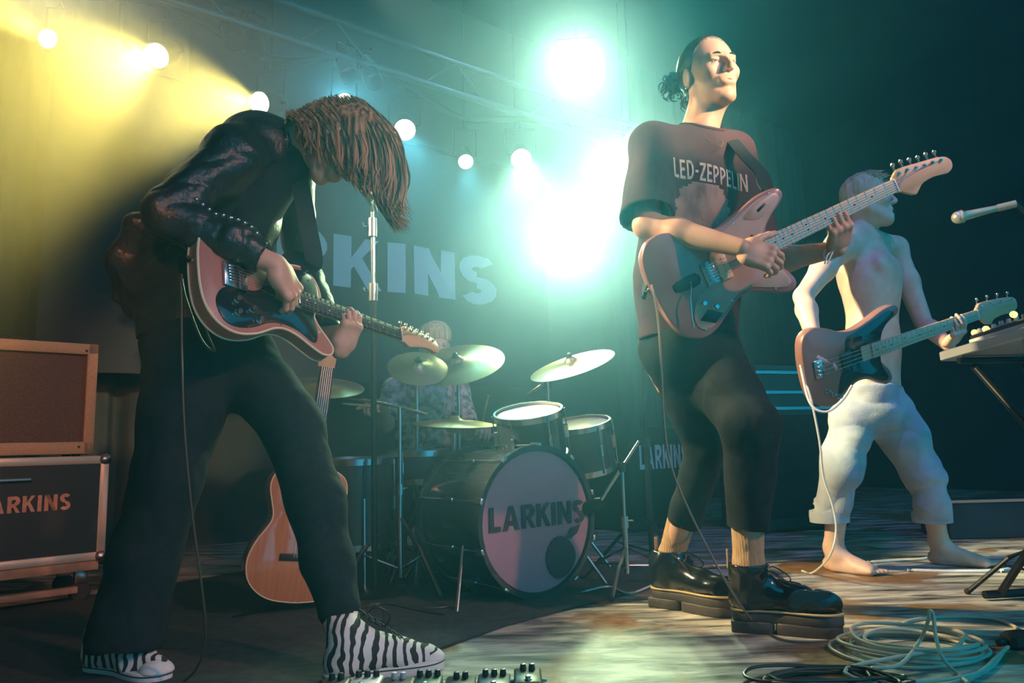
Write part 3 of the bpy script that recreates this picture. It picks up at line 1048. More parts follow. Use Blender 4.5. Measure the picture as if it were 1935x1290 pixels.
# ------------------------------------------------------------------ the man in the printed tee (centre right)
def boot(parent, o, d, shaft_top, name='boot', heel_gap=True):
    sh = Shoe(o, d, .315)
    zt = .068
    S = SDF([sh.p(0, -.2, 0), sh.p(1, .2, .2), sh.p(0, .2, .2), shaft_top], .05, .0035)
    S.chain([sh.p(.10, 0, zt + .028), sh.p(.35, 0, zt + .035), sh.p(.62, 0, zt + .022), sh.p(.84, 0, zt + .018)], [.040, .042, .046, .044], .02, sh.z, .9)
    S.ell(sh.p(.80, 0, zt + .022), (.062, .050, .036), sh.d, sh.s, sh.z, .02)
    S.chain([sh.p(.16, 0, zt + .03), sh.p(.17, 0, zt + .085), np.asarray(shaft_top, float)], [.048, .052, .060], .03)
    S.cone(sh.p(.35, 0, zt + .06), sh.p(.60, 0, zt + .04), .036, .036, .03)
    S.cut(sh.p(.3, 0, zt), -sh.z)
    S.cut(shaft_top, sh.z)
    S.cone(np.asarray(shaft_top) - sh.z * .0, np.asarray(shaft_top) + sh.z * .03, .040, .044, .004, op='sub')
    up = sdf_mesh([S], name, M_LEATHER, parent, disp=lambda v, n: .0014 * folds(v, 55, 3))
    lo = sh.sole_outline(1.0)
    if heel_gap:
        heel = [(x, y) for x, y in lo]
        sole = MB().plate(lo, .030, .062, .006, sh.o, sh.d, sh.s, sh.z).build('sole', M_SOLE, up)
        hb = [(-.004, -.035), (-.004, .035), (.02, .040), (.110, .036), (.115, 0), (.110, -.036), (.02, -.040)]
        MB().plate(spline2(hb, 3), 0, .034, .003, sh.o, sh.d, sh.s, sh.z).build('heel', M_SOLE, up)
        fb = [(.125, 0), (.13, .036), (.19, .050), (.25, .053), (.29, .040), (.311, 0), (.29, -.042), (.25, -.052), (.19, -.048), (.13, -.036)]
        MB().plate(spline2(fb, 3), .0, .034, .004, sh.o, sh.d, sh.s, sh.z).build('fore_sole', M_SOLE, up)
    MB().tube([sh.o + sh.d * x + sh.s * y + sh.z * .066 for x, y in lo], .0042, 6, True).build('welt', M_WELT, up)
    top = sh.p(.30, 0, zt + .11)
    prs = []
    for i, (a, zz, w) in enumerate(((.30, .098, .030), (.37, .088, .033), (.44, .075, .036), (.51, .064, .038), (.57, .056, .038))):
        prs.append((sh.p(a, w / .315, zt + zz - .012), sh.p(a + .03, -w / .315, zt + zz - .010)))
        prs.append((sh.p(a, -w / .315, zt + zz - .012), sh.p(a + .03, w / .315, zt + zz - .010)))
    laces(None, prs, M_LACE, up)
    for q in (-1, 1):
        c = sh.p(.30, q * .04, zt + .105)
        MB().tube(catmull([c, c + sh.d * .03 + sh.s * q * .035 + sh.z * .012, c + sh.d * .075 + sh.s * q * .045 - sh.z * .018,
                           c + sh.d * .07 + sh.s * q * .02 - sh.z * .032, c + sh.d * .02 - sh.z * .008], 5), .0024, 6).build('lace_bow', M_LACE, up)
    # pull loop at the back
    b = sh.p(.03, 0, 0) * 1.0
    b = np.array([shaft_top[0], shaft_top[1], shaft_top[2]]) - sh.d * .061
    MB().box(b + sh.z * .012, (.0022, .009, .030), sh.d, sh.s, sh.z, .002).build('pull_loop', M_WELT, up)
    return up


def letters(txt, size, gap=.14, weight=.17):
    """bold sans capitals as flat polygons in units of cap height; returns [(outline, holes-free strokes)]"""
    W = weight

    def bar(x0, y0, x1, y1, w=W):
        d = np.array([x1 - x0, y1 - y0], float)
        d /= np.linalg.norm(d)
        n = np.array([-d[1], d[0]]) * w / 2
        return [(x0 + n[0], y0 + n[1]), (x1 + n[0], y1 + n[1]), (x1 - n[0], y1 - n[1]), (x0 - n[0], y0 - n[1])]

    def arc(cx, cy, rx, ry, a0, a1, w=W, n=9):
        q = []
        for i in range(n):
            t0 = math.radians(a0 + (a1 - a0) * i / n)
            t1 = math.radians(a0 + (a1 - a0) * (i + 1) / n)
            q.append([(cx + (rx + w / 2) * math.cos(t0), cy + (ry + w / 2) * math.sin(t0)), (cx + (rx + w / 2) * math.cos(t1), cy + (ry + w / 2) * math.sin(t1)),
                      (cx + (rx - w / 2) * math.cos(t1), cy + (ry - w / 2) * math.sin(t1)), (cx + (rx - w / 2) * math.cos(t0), cy + (ry - w / 2) * math.sin(t0))])
        return q
    h = W / 2
    G_ = {
        'L': (.52, [bar(h, 0, h, 1), bar(W, h, .52, h)]),
        'A': (.78, [[(0, 0), (W * 1.05, 0), (.39 + .04, 1), (.39 - .10, 1)], [(.78, 0), (.78 - W * 1.05, 0), (.39 - .04, 1), (.39 + .10, 1)], bar(.20, .30, .58, .30, W * .9)]),
        'R': (.64, [bar(h, 0, h, 1), bar(W, 1 - h, .36, 1 - h), bar(W, .44, .36, .44), *arc(.36, .72 - .003, .195, .195, -90, 90), [(.28, .42), (.44, .42), (.68, 0), (.47, 0)]]),
        'K': (.66, [bar(h, 0, h, 1), [(W, .36), (W, .58), (.46, 1), (.67, 1)], [(.25, .50), (.40, .62), (.70, 0), (.48, 0)]]),
        'I': (W, [bar(h, 0, h, 1)]),
        'N': (.72, [bar(h, 0, h, 1), bar(.72 - h, 0, .72 - h, 1), [(W * .6, 1), (W * 1.1, 1), (.72 - W * .6, 0), (.72 - W * 1.1, 0)], [(0, 1), (W, 1), (.72, 0), (.72 - W, 0)]]),
        'S': (.58, [*arc(.29, .735, .20, .18, 30, 270), *arc(.29, .265, .20, .18, -150, 90)]),
        'E': (.50, [bar(h, 0, h, 1), bar(W, h, .50, h), bar(W, 1 - h, .50, 1 - h), bar(W, .5, .45, .5)]),
        'D': (.62, [bar(h, 0, h, 1), bar(W, 1 - h, .26, 1 - h), bar(W, h, .26, h), *arc(.26, .5, .50 - .24, .415, -90, 90)]),
        'Z': (.56, [bar(0, 1 - h, .56, 1 - h), bar(0, h, .56, h), [(0, W), (W * 1.25, W), (.56, 1 - W), (.56 - W * 1.25, 1 - W)]]),
        'P': (.58, [bar(h, 0, h, 1), bar(W, 1 - h, .32, 1 - h), bar(W, .42, .32, .42), *arc(.32, .71, .18, .205, -90, 90)]),
        'O': (.72, arc(.36, .5, .28, .42, 0, 360, n=22)),
        '-': (.26, [bar(0, .45, .26, .45, W * .8)]),
        'U': (.64, [bar(h, .3, h, 1), bar(.64 - h, .3, .64 - h, 1), *arc(.32, .32, .32 - h, .235, 180, 360)]),
        'G': (.66, [*arc(.34, .5, .26, .42, 40, 360), bar(.40, .42, .66, .42, W * .9)]),
        'F': (.50, [bar(h, 0, h, 1), bar(W, 1 - h, .50, 1 - h), bar(W, .52, .44, .52)]),
        ' ': (.3, []),
    }
    x, out = 0, []
    for ch in txt:
        w, ps = G_[ch]
        out.append((ch, [[((px + x) * size, py * size) for px, py in p] for p in ps]))
        x += w + gap
    return out, (x - gap) * size


def torso_point(T, a, z):
    return T[0] + (T[1] - T[0]) * a + ZUP * z


def singer():
    base = (P(1305, 650, 2.42)[0], 2.42, 0)
    root = tag(empty('person', base), 'person in dark printed T-shirt, cropped trousers and chunky boots, playing the worn red guitar', 'person')
    pel, wst, chs = P(1302, 655, 2.44), P(1300, 530, 2.44), P(1305, 370, 2.44)
    nb = P(1322, 243, 2.43)
    F = unit(np.array([.30, -.95, 0]))       # chest faces this way
    Ls = np.cross(ZUP, F)                    # person's left
    rsh, lsh = P(1232, 275, 2.38), P(1385, 290, 2.50)
    rel, rwr = P(1222, 425, 2.24), P(1400, 468, 2.085)
    lel, lwr = P(1440, 498, 2.40), P(1548, 447, 2.235)
    HD = Head(P(1340, 143, 2.40), (.30, -.95, .03), (-.10, .02, 1), 1.07)
    # --- body
    Hf = HD.field(nb, 0, .0027, .050)
    B = SDF([pel, wst, chs, nb, rsh, lsh, rel, lel, P(1270, 1040, 2.56), P(1415, 1050, 2.28)], .14, .006)
    B.chain([pel, wst, chs], [.125, .115, .130], .06, F, .72)
    B.cone(chs, nb - ZUP * .04, .13, .06, .06, F, .7)
    B.chain([nb - ZUP * .05, rsh, rel], [.055, .052, .040], .03)
    B.chain([nb - ZUP * .05, lsh, lel], [.055, .052, .040], .03)
    rh, rk, ra = P(1265, 690, 2.44), P(1332, 850, 2.52), P(1268, 1045, 2.74)
    lh, lk, la = P(1345, 690, 2.42), P(1415, 800, 2.26), P(1414, 1060, 2.345)
    B.chain([rh, rk, ra], [.075, .045, .034], .04)
    B.chain([lh, lk, la], [.08, .055, .036], .04)
    A1 = hand_field(rwr, P(1450, 487, 2.075) - rwr, (.05, 1, -.15), 1, (.55, .6, .65, .7), .01, 1.0, .0026, thumb_dir=unit((.75, .25, .45)), tcurl=.2)
    A1.cone(rwr, rwr, .01)
    A1b = SDF([rel, rwr, rsh], .07, .0035)
    A1b.chain([rsh, rel], [.048, .042], .02)
    A1b.cone(rel, rel + (rwr - rel) * .35, .040, .042, .02)
    A1b.cone(rel + (rwr - rel) * .35, rwr, .042, .026, .02)
    # left hand wraps the neck from behind: fingers come over the top towards the strings
    nx = unit(np.array([.913, .029, .406]))
    ny = unit(np.array([-.395, -.18, .901]))
    nz = unit(np.array([.099, -.983, -.153]))
    gp = np.array([0.443, 2.177, 1.01]) + nx * .600
    hw = gp - nz * .048 - ny * .108
    A2 = hand_field(hw, ny * .72 + nz * .69, ny * .69 - nz * .72, -1, (.72, .78, .80, .85), .006, .98, .0026, thumb_dir=unit(ny * .75 - nz * .35 + nx * .5), tcurl=.1)
    A2b = SDF([lel, hw, lsh], .07, .0035)
    A2b.chain([lsh, lel], [.048, .042], .02)
    A2b.cone(lel, lel + (hw - lel) * .35, .040, .040, .02)
    A2b.cone(lel + (hw - lel) * .35, hw, .040, .025, .02)
    sdf_mesh([B, Hf, A1b, A1, A2b, A2], 'body', M_SKIN, root)
    HD.eyes(root)
    HD.brows(root, M_HAIR_D)
    # --- hair swept back to a bun
    C = SDF([HD.p(.12, .1, .14), HD.p(-.14, -.1, -.1)], .05, .003)
    HD.E(C, -.017, 0, .038, .103, .084, .094, 0)
    C.cone(HD.p(-.05, 0, .0), HD.p(-.06, 0, -.05), .062, .045, .03)
    C.cut(HD.p(.045, 0, .075), HD.f * .90 - HD.u * .42)
    HD.E(C, .055, 0, -.05, .085, .10, .075, .02, 'sub')
    for q in (-1, 1):
        HD.E(C, -.006, q * .085, -.012, .024, .022, .036, .008, 'sub')
    hair = sdf_mesh([C], 'hair', M_HAIR_D, root, disp=lambda v, n: .0007 * np.sin((v - HD.c) @ HD.u * 900 + 9 * np.sin((v - HD.c) @ HD.f * 20)) + .0012 * waves(v, 90, 6))
    bc = P(1271, 158, 2.49)
    rng = random.Random(5)
    K = SDF([bc], .07, .003)
    K.ell(bc, (.030, .028, .034), k=0)
    K.cone(bc, HD.p(-.09, 0, .01), .017, .025, .02)
    sdf_mesh([K], 'bun', M_HAIR_D, hair, disp=lambda v, n: .004 * waves(v, 160, 8))
    cur = []
    for i in range(70):
        a, b = rng.uniform(0, 6.28), rng.uniform(-1.2, 1.0)
        d0 = np.array([math.cos(a) * math.cos(b), math.sin(a) * math.cos(b), math.sin(b)])
        p0 = bc + d0 * .026
        t = unit(np.cross(d0, [rng.uniform(-1, 1) for _ in range(3)]))
        pts = [p0 + t * .016 * math.sin(w) + d0 * .012 * (1 - math.cos(w)) - ZUP * .004 * w for w in np.linspace(0, rng.uniform(2, 6), 9)]
        cur.append((pts, 1))
    for i in range(16):
        p0 = HD.p(-.07 + rng.uniform(-.02, .02), -.045 + rng.uniform(-.01, .01), -.03 - rng.uniform(0, .03))
        pts = [p0 + np.array([-.012 * math.sin(w), 0, -.010 * w]) for w in np.linspace(0, 3.5, 8)]
        cur.append((pts, .8))
    tag(strand_hair(cur, .0022, 'loose_curls', M_HAIR_D, hair), kind='stuff')
    MB().ball(HD.p(-.008, -.086, -.040), .0045, 10).build('earring', M_CHROME, root)
    # --- T-shirt
    T = SDF([pel, wst, chs, nb, rsh, lsh, rel, lel, P(1195, 440, 2.2)], .19, .0055)
    hem = P(1302, 640, 2.44)
    T.chain([hem - ZUP * .06, wst, chs], [.175, .168, .165], .06, F, .74)
    T.cone(chs, nb - ZUP * .085, .160, .075, .08, F, .66)
    T.chain([nb - ZUP * .06, rsh], [.065, .068], .05)
    T.chain([nb - ZUP * .06, lsh], [.065, .066], .05)
    rse = rel + ZUP * .02 + (rsh - rel) * .02
    T.chain([rsh, rse], [.072, .088], .045)
    lse = lsh + (lel - lsh) * .92
    T.chain([lsh, lse], [.070, .082], .045)
    T.cut(rse, unit(rel - rsh) * .8 + np.array([.1, -.1, -.4]), .13)
    T.cut(lse, unit(lel - lsh), .12)
    T.cone(rse - (rsh - rse) * .1, rse + (rsh - rse) * .35, .076, .060, .008, op='sub')
    T.cut(hem, -ZUP + F * .05)
    T.cone(hem - ZUP * .05, hem + ZUP * .09, .160, .150, .01, F, .70, op='sub')
    T.ell(nb + HD.f * .015 + ZUP * .012, (.075, .070, .075), k=.01, op='sub')

    def tshape(v, n):
        w = .006 * folds(v, 16, 4, (1, 1, .35)) + .0025 * folds(v, 42, 9, (1, 1, .5))
        return w * np.clip((nb[2] - .02 - v[:, 2]) / .15, .15, 1)
    tee = sdf_mesh([T], 'tshirt', M_TEE, root, disp=tshape)
    me = tee.data
    W = wm(root)
    tree = BVHTree.FromPolygons([W @ v.co for v in me.vertices], [tuple(p.vertices) for p in me.polygons])

    def press(polys, origin, ax, ay, name, m, parent, lift=.0022, grid=.007):
        """flat print pressed onto the cloth"""
        mb = MB()
        dn = -np.cross(ax, ay)
        for poly in polys:
            q = [np.array(p) for p in poly]
            if len(q) == 4:
                nu = max(1, int(max(np.linalg.norm(q[1] - q[0]), np.linalg.norm(q[2] - q[3])) / grid))
                nv = max(1, int(max(np.linalg.norm(q[3] - q[0]), np.linalg.norm(q[2] - q[1])) / grid))
            vs = []
            ok = True
            for i in range(nu + 1):
                for j in range(nv + 1):
                    u, v = i / nu, j / nv
                    c = (q[0] * (1 - u) + q[1] * u) * (1 - v) + (q[3] * (1 - u) + q[2] * u) * v
                    s0 = origin + ax * c[0] + ay * c[1] - dn * .3
                    hit = tree.ray_cast(Vector(s0), Vector(dn), .8)
                    if hit[0] is None:
                        ok = False
                        break
                    vs.append(np.array(hit[0]) - dn * lift)
                if not ok:
                    break
            if ok:
                fs = [(i * (nv + 1) + j, (i + 1) * (nv + 1) + j, (i + 1) * (nv + 1) + j + 1, i * (nv + 1) + j + 1) for i in range(nu) for j in range(nv)]
                mb.add(vs, fs)
        if mb.v:
            return mb.build(name, m, parent)
    M_PRINT = mat('cracked_shirt_print', (0.62, 0.52, 0.44), 0.8, col2=(0.42, 0.34, 0.30), scale=60)
    M_PRINT2 = mat('washed_out_shirt_picture', (0.40, 0.24, 0.20), 0.85, col2=(0.16, 0.08, 0.09), scale=16, stretch=(1, 1, .6))
    ax = unit(np.array([.95, .12, -.24]))
    ay = unit(np.array([.10, 0, 1.0]))
    ax = unit(ax - ay * (ax @ ay))
    lt, wd = letters('LED-ZEPPELIN', .072, .12, .16)
    lt = [(ch, [[(x * .52, y * (1.0 if i < 4 else .9)) for x, y in p] for p in ps]) for i, (ch, ps) in enumerate(lt)]
    org = P(1281, 326, 2.25)
    press([p for ch, ps in lt for p in ps], org, ax, ay, 'shirt_lettering', M_PRINT, tee)
    blob = []
    for j in range(22):
        yy = -.205 + j * .009
        f = math.sqrt(max(0, 1 - ((yy + .105) / .105) ** 2))
        x0 = .105 - .095 * f + .008 * math.sin(j * 1.3)
        x1 = .105 + .10 * f + .007 * math.sin(j * 1.9 + 1)
        if f > .1:
            blob.append([(x0, yy), (x1, yy), (x1, yy + .0092), (x0, yy + .0092)])
    press(blob, org, ax, ay, 'shirt_picture', M_PRINT2, tee, .0016, .012)
    # collar rib
    col = []
    for i in range(28):
        w = 2 * math.pi * i / 28
        dirv = Ls * math.cos(w) * .078 + F * (math.sin(w) * .066 + .012)
        s0 = nb + dirv + ZUP * .12
        hit = tree.ray_cast(Vector(s0), Vector((0, 0, -1)), .4)
        if hit[0] is not None:
            col.append(np.array(hit[0]) + ZUP * .001)
    if len(col) > 12:
        MB().tube(col, .006, 8, True).build('collar', M_TEE, tee)
    # --- trousers
    R = SDF([pel, rh, rk, ra, lh, lk, la], .17, .0055)
    rhem, lhem = P(1294, 985, 2.68), P(1414, 995, 2.33)
    R.chain([pel + ZUP * .06, pel], [.150, .160], .05, F, .76)
    R.chain([pel - ZUP * .02 + Ls * -.04, rk, rhem], [.125, .066, .066], .035)
    R.chain([pel - ZUP * .02 + Ls * .05, lk, lhem], [.125, .086, .066], .035)
    R.cut(pel + ZUP * .10, ZUP)
    R.cut(rhem, unit(ra - rk), .14)
    R.cut(lhem, unit(la - lk), .14)
    R.cone(rhem - unit(rk - rhem) * .02, rhem + unit(rk - rhem) * .06, .056, .054, .006, op='sub')
    R.cone(lhem - unit(lk - lhem) * .02, lhem + unit(lk - lhem) * .06, .057, .055, .006, op='sub')
    tr = sdf_mesh([R], 'trousers', M_BLACKCLOTH, root, disp=lambda v, n: .008 * folds(v, 20, 12, (1, 1, .8)) + .0015 * folds(v, 60, 2))
    for a, b in ((rk, rhem), (lk, lhem)):
        pass
    # --- socks
    sx = .043
    for kn, an, hm in ((rk, ra, rhem), (lk, la, lhem)):
        s = SDF([hm, an], .08, .004)
        s.chain([hm + ZUP * .04, an - ZUP * .01, an - ZUP * .05], [.049, .044, .036], .02)
        sdf_mesh([s], 'sock', M_SOCK, root, disp=lambda v, n: .0014 * np.sin(np.arctan2(v[:, 1] - v[:, 1].mean(), v[:, 0] - v[:, 0].mean()) * 34))
    # --- boots
    o2 = G(1394, 1192)
    d2 = unit(G(1585, 1200) - o2)
    s2 = la.copy()
    boot(root, o2 + np.array([-.005, .02, 0]), d2 + np.array([0, -.10, 0]), np.array([la[0], la[1], .205]))
    o1 = G(1240, 1145)
    d1 = unit(G(1372, 1165) - o1)
    boot(root, o1 + np.array([.0, .02, 0]), d1, np.array([ra[0], ra[1], .195]))
    # --- strap
    e1 = MJ @ Vector((.44, .15, -.02))
    e1 = np.array(e1)
    pts = [e1 + np.array([.012, .0, -.005]), e1 + np.array([.015, .04, .03]), P(1437, 330, 2.28), P(1408, 298, 2.34), P(1375, 262, 2.42), P(1335, 243, 2.52), P(1300, 262, 2.58), P(1240, 330, 2.60), P(1215, 450, 2.55), P(1225, 540, 2.30),
           np.array(MJ @ Vector((-.02, .03, -.022)))]
    c = catmull(pts, 6)
    st_ = MB()
    vs, fs = [], []
    for i, q in enumerate(c):
        t = unit(c[min(i + 1, len(c) - 1)] - c[max(i - 1, 0)])
        nn = unit(q - (chs + np.array([0, .0, q[2] - chs[2]]))) if i > 30 else np.array([.25, -.9, .35])
        wv = unit(np.cross(t, nn))
        nn = np.cross(wv, t)
        for a_, b_ in ((-.028, 0), (.028, 0), (.028, .003), (-.028, .003)):
            vs.append(q + wv * a_ + nn * (b_ + .004))
    for i in range(len(c) - 1):
        for j in range(4):
            l = (j + 1) % 4
            fs.append((i * 4 + j, i * 4 + l, i * 4 + 4 + l, i * 4 + 4 + j))
    st_.add(vs, fs).build('strap', M_STRAP, jazz)
    # wrist cord (white) on the fretting arm
    wc = hw + (lel - hw) * .12
    ring = []
    A_, B_ = frame(unit(lel - hw))
    for i in range(14):
        w = 2 * math.pi * i / 14
        ring.append(wc + (A_ * math.cos(w) + B_ * math.sin(w)) * .031 + unit(lel - hw) * .012 * math.sin(w * 2))
    wb = MB().tube(ring, .0028, 6, True).build('wrist_cord', M_WHITECLOTH, root)
    for q in (0, 1):
        a_ = wc + nz * .033
        MB().tube(catmull([a_, a_ + np.array([-.012 - q * .012, -.004, -.018]), a_ + np.array([-.025 - q * .008, 0, -.045])], 5), .0026, 6).build('cord_end', M_WHITECLOTH, wb)
    # necklace
    nk = catmull([nb + Ls * .055 + ZUP * .01, nb + Ls * .03 + F * .085 - ZUP * .075, nb + F * .115 - ZUP * .11, nb - Ls * .03 + F * .085 - ZUP * .075, nb - Ls * .055 + ZUP * .01], 6)
    MB().tube(nk, .0013, 5).build('necklace', M_BRASS, root)
    return root


singer_root = singer()

# ------------------------------------------------------------------ the long-haired guitarist stooping at the left
def high_top(parent, o, d, L, shaft, m_up):
    sh = Shoe(o, d, L)
    zt = .022
    S = SDF([sh.p(0, -.2, 0), sh.p(1, .2, .2), sh.p(0, .2, .2), shaft], .05, .0033)
    S.chain([sh.p(.12, 0, zt + .030), sh.p(.36, 0, zt + .036), sh.p(.62, 0, zt + .022), sh.p(.86, 0, zt + .010)], [.036, .040, .040, .036], .02, sh.z, .9)
    S.chain([sh.p(.16, 0, zt + .03), sh.p(.18, 0, zt + .08), np.asarray(shaft, float)], [.042, .042, .050], .03)
    S.cone(sh.p(.30, 0, zt + .075), sh.p(.66, 0, zt + .028), .034, .030, .03)
    S.cut(sh.p(.3, 0, zt - .01), -sh.z)
    S.cut(shaft, sh.z - sh.d * .12)
    S.cone(np.asarray(shaft) - sh.z * .0, np.asarray(shaft) + sh.z * .03, .032, .036, .004, op='sub')
    up = sdf_mesh([S], 'high_top_shoe', m_up, parent, disp=lambda v, n: .001 * folds(v, 60, 3))
    MB().plate(sh.sole_outline(.92), 0, .030, .003, sh.o, sh.d, sh.s, sh.z).build('sole', M_WHITECLOTH, up)
    MB().tube([sh.o + sh.d * x + sh.s * y + sh.z * .022 for x, y in sh.sole_outline(.925)], .0016, 5, True).build('sole_stripe', M_RUBBER, up)
    C = SDF([sh.p(.75, -.2, 0), sh.p(1.02, .2, .08)], .03, .003)
    C.ell(sh.p(.87, 0, .026), (.045, .043, .030), sh.d, sh.s, sh.z, 0)
    C.cut(sh.p(.8, 0, .026), -sh.z)
    C.cut(sh.p(.80, 0, .026), -sh.d)
    sdf_mesh([C], 'toe_cap', M_WHITECLOTH, up)
    prs = []
    for i in range(8):
        a = .70 - i * .052
        z = zt + .050 + i * .0118
        w = .085
        prs.append((sh.p(a, w, z), sh.p(a - .03, -w, z + .012)))
        prs.append((sh.p(a, -w, z), sh.p(a - .03, w, z + .012)))
    laces(None, prs, M_LACE, up)
    c = sh.p(.32, 0, zt + .135)
    for q in (-1, 1):
        MB().tube(catmull([c, c + sh.d * .028 + sh.s * q * .022 + sh.z * .020, c + sh.d * .060 + sh.s * q * .030, c + sh.d * .050 + sh.s * q * .012 - sh.z * .030, c + sh.d * .012 - sh.z * .012], 6),
                  .0022, 6).build('lace_bow', M_LACE, up)
    MB().tube(catmull([c, c + sh.d * .05 - sh.z * .02, c + sh.d * .085 - sh.z * .055 + sh.s * .03, c + sh.d * .07 - sh.z * .075 + sh.s * .045], 5), .002, 6).build('lace_end', M_LACE, up)
    return up


def zebra():
    m = bpy.data.materials.new('zebra_print_canvas')
    m.use_nodes = True
    nt = m.node_tree
    b = nt.nodes['Principled BSDF']
    b.inputs['Roughness'].default_value = 0.8
    tc = nt.nodes.new('ShaderNodeTexCoord')
    w = nt.nodes.new('ShaderNodeTexWave')
    w.inputs['Scale'].default_value = 13
    w.inputs['Distortion'].default_value = 5
    w.inputs['Detail'].default_value = 1.5
    w.inputs['Detail Scale'].default_value = 1.6
    nt.links.new(tc.outputs['Object'], w.inputs['Vector'])
    r = nt.nodes.new('ShaderNodeValToRGB')
    r.color_ramp.elements[0].position, r.color_ramp.elements[0].color = .40, (.02, .022, .025, 1)
    r.color_ramp.elements[1].position, r.color_ramp.elements[1].color = .48, (.72, .72, .68, 1)
    nt.links.new(w.outputs['Fac'], r.inputs['Fac'])
    nt.links.new(r.outputs['Color'], b.inputs['Base Color'])
    return m


def stooper():
    root = tag(empty('person', (P(385, 650, 2.14)[0], 2.14, 0)), 'long-haired person in black leather jacket and zebra high-tops bending over a guitar', 'person')
    pel, wst, chs, ups = P(372, 640, 2.16), P(385, 520, 2.16), P(425, 390, 2.15), P(490, 292, 2.13)
    nb = P(552, 262, 2.12)
    F = unit(np.array([.84, -.52, 0]))
    Ls = np.cross(ZUP, F)
    rsh, rel, rwr = P(440, 300, 1.99), P(318, 402, 1.86), P(512, 512, 1.885)
    lsh, lel = P(545, 315, 2.30), P(575, 520, 2.42)
    HD = Head(P(655, 275, 2.09), (.30, -.26, -.92), (.90, -.05, .30), 1.0)
    Hf = HD.field(nb, 0, .003, .052)
    Tm = np.array(MT)
    gx, gy, gz, go = Tm[:3, 0], Tm[:3, 1], Tm[:3, 2], Tm[:3, 3]
    B = SDF([pel, wst, chs, nb, rsh, lsh, rel, lel, P(240, 1200, 2.03), P(640, 1180, 2.06)], .14, .008)
    B.chain([pel, wst, chs, ups], [.125, .115, .125, .09], .05)
    B.cone(ups, nb, .08, .055, .04)
    B.chain([ups, rsh, rel], [.06, .052, .038], .03)
    B.chain([ups, lsh, lel], [.06, .052, .038], .03)
    hr, kr, ar = P(358, 660, 2.10), P(318, 900, 2.05), P(235, 1195, 2.06)
    hl, kl, al = P(430, 655, 2.22), P(550, 800, 2.12), P(640, 1190, 2.03)
    B.chain([hr, kr, ar], [.075, .055, .036], .03)
    B.chain([hl, kl, al], [.075, .055, .036], .03)
    # picking hand over the strings
    tgt = go + gx * .262 - gy * .030 + gz * .052
    wr = go + gx * .195 + gy * .040 + gz * .062
    Rh = hand_field(wr, tgt - wr + gz * -.01, -gz, -1, (.62, .55, .55, .6), .010, 1.0, .0026, fore=rel + (wr - rel) * .6, fore_r=.030,
                    thumb_dir=unit((tgt - wr) * 6 - gy * .1 + gx * .55 - gz * .45), tcurl=.25)
    ch = Rh
    # fretting hand round the neck from below
    gp = go + gx * .505
    hw = gp - gz * .048 - gy * .092
    Lh = hand_field(hw, gy * .72 + gz * .69, gy * .69 - gz * .72, -1, (.55, .62, .68, .78), .008, .98, .0026, fore=hw + (lel - hw) * .5, fore_r=.029,
                    thumb_dir=unit(gy * .85 - gz * .20 + gx * .35), tcurl=.1)
    sdf_mesh([B, Hf, Rh, Lh], 'body', M_SKIN, root)
    HD.eyes(root)
    HD.brows(root, M_HAIR_L)
    # --- jacket
    J = SDF([pel, wst, chs, nb, rsh, lsh, rel, lel, P(225, 560, 2.15)], .20, .006)
    hemc = P(368, 615, 2.16)
    J.chain([hemc, wst, chs], [.165, .160, .168], .05)
    J.cone(chs, ups, .168, .118, .05)
    J.cone(ups, nb + np.array([.0, 0, -.01]), .105, .070, .04)
    J.chain([ups, rsh], [.10, .085], .05)
    J.chain([rsh, rel], [.085, .068], .035)
    J.chain([rel, rel + (wr - rel) * .55, rel + (wr - rel) * .86], [.068, .066, .046], .025)
    J.chain([ups, lsh, lel], [.10, .080, .055], .04)
    J.chain([lel, lel + (hw - lel) * .75], [.054, .042], .02)
    # tail of the jacket standing off the back
    J.chain([P(315, 440, 2.16), P(268, 500, 2.16), P(240, 560, 2.17)], [.07, .050, .028], .05, Ls, 1.9)
    J.chain([P(300, 560, 2.16), P(262, 590, 2.16)], [.08, .03], .05, Ls, 1.6)
    J.cut(P(300, 648, 2.16), np.array([.10, 0, -1]))
    J.cone(hemc - ZUP * .12, hemc + ZUP * .05, .150, .140, .02, op='sub')
    cuf = rel + (wr - rel) * .86
    J.cut(cuf, unit(wr - rel), .10)
    J.cone(cuf - unit(wr - rel) * .03, cuf + unit(wr - rel) * .05, .033, .036, .004, op='sub')
    J.cone(nb, nb + unit(HD.c - nb) * .1, .060, .066, .01, op='sub')
    J.cone(chs + F * .17 + np.array([0, 0, .06]), wst + F * .19, .040, .050, .03, op='sub')

    def jd(v, n):
        a = .007 * folds(v, 15, 31, (1, 1, .8)) + .0035 * folds(v, 38, 7)
        arm = np.exp(-np.minimum(np.linalg.norm(v - (rel + (wr - rel) * .35), axis=1), 1) ** 2 / .03)
        return a + arm * .005 * folds(v, 60, 5, (1.3, 1, .4))
    jk = sdf_mesh([J], 'jacket', M_JACKET, root, disp=jd)
    up_ = unit(wr - rel)
    tree = BVHTree.FromPolygons([v.co + Vector(root.location) for v in jk.data.vertices], [tuple(p.vertices) for p in jk.data.polygons])
    sd = unit(np.cross(up_, [0.1, 1, 0]))
    if sd[2] < 0:
        sd = -sd
    for i in range(10):      # studs along the sleeve seam
        t = .18 + i * .062
        q = rel + (wr - rel) * t + (sd * .9 + np.array([.1, -.45, 0])) * .2
        hit = tree.ray_cast(Vector(q), Vector(rel + (wr - rel) * t) - Vector(q), .4)
        if hit[0] is not None:
            MB().ball(np.array(hit[0]), .0065, 10).build('stud', M_CHROME, jk)
    cl = []
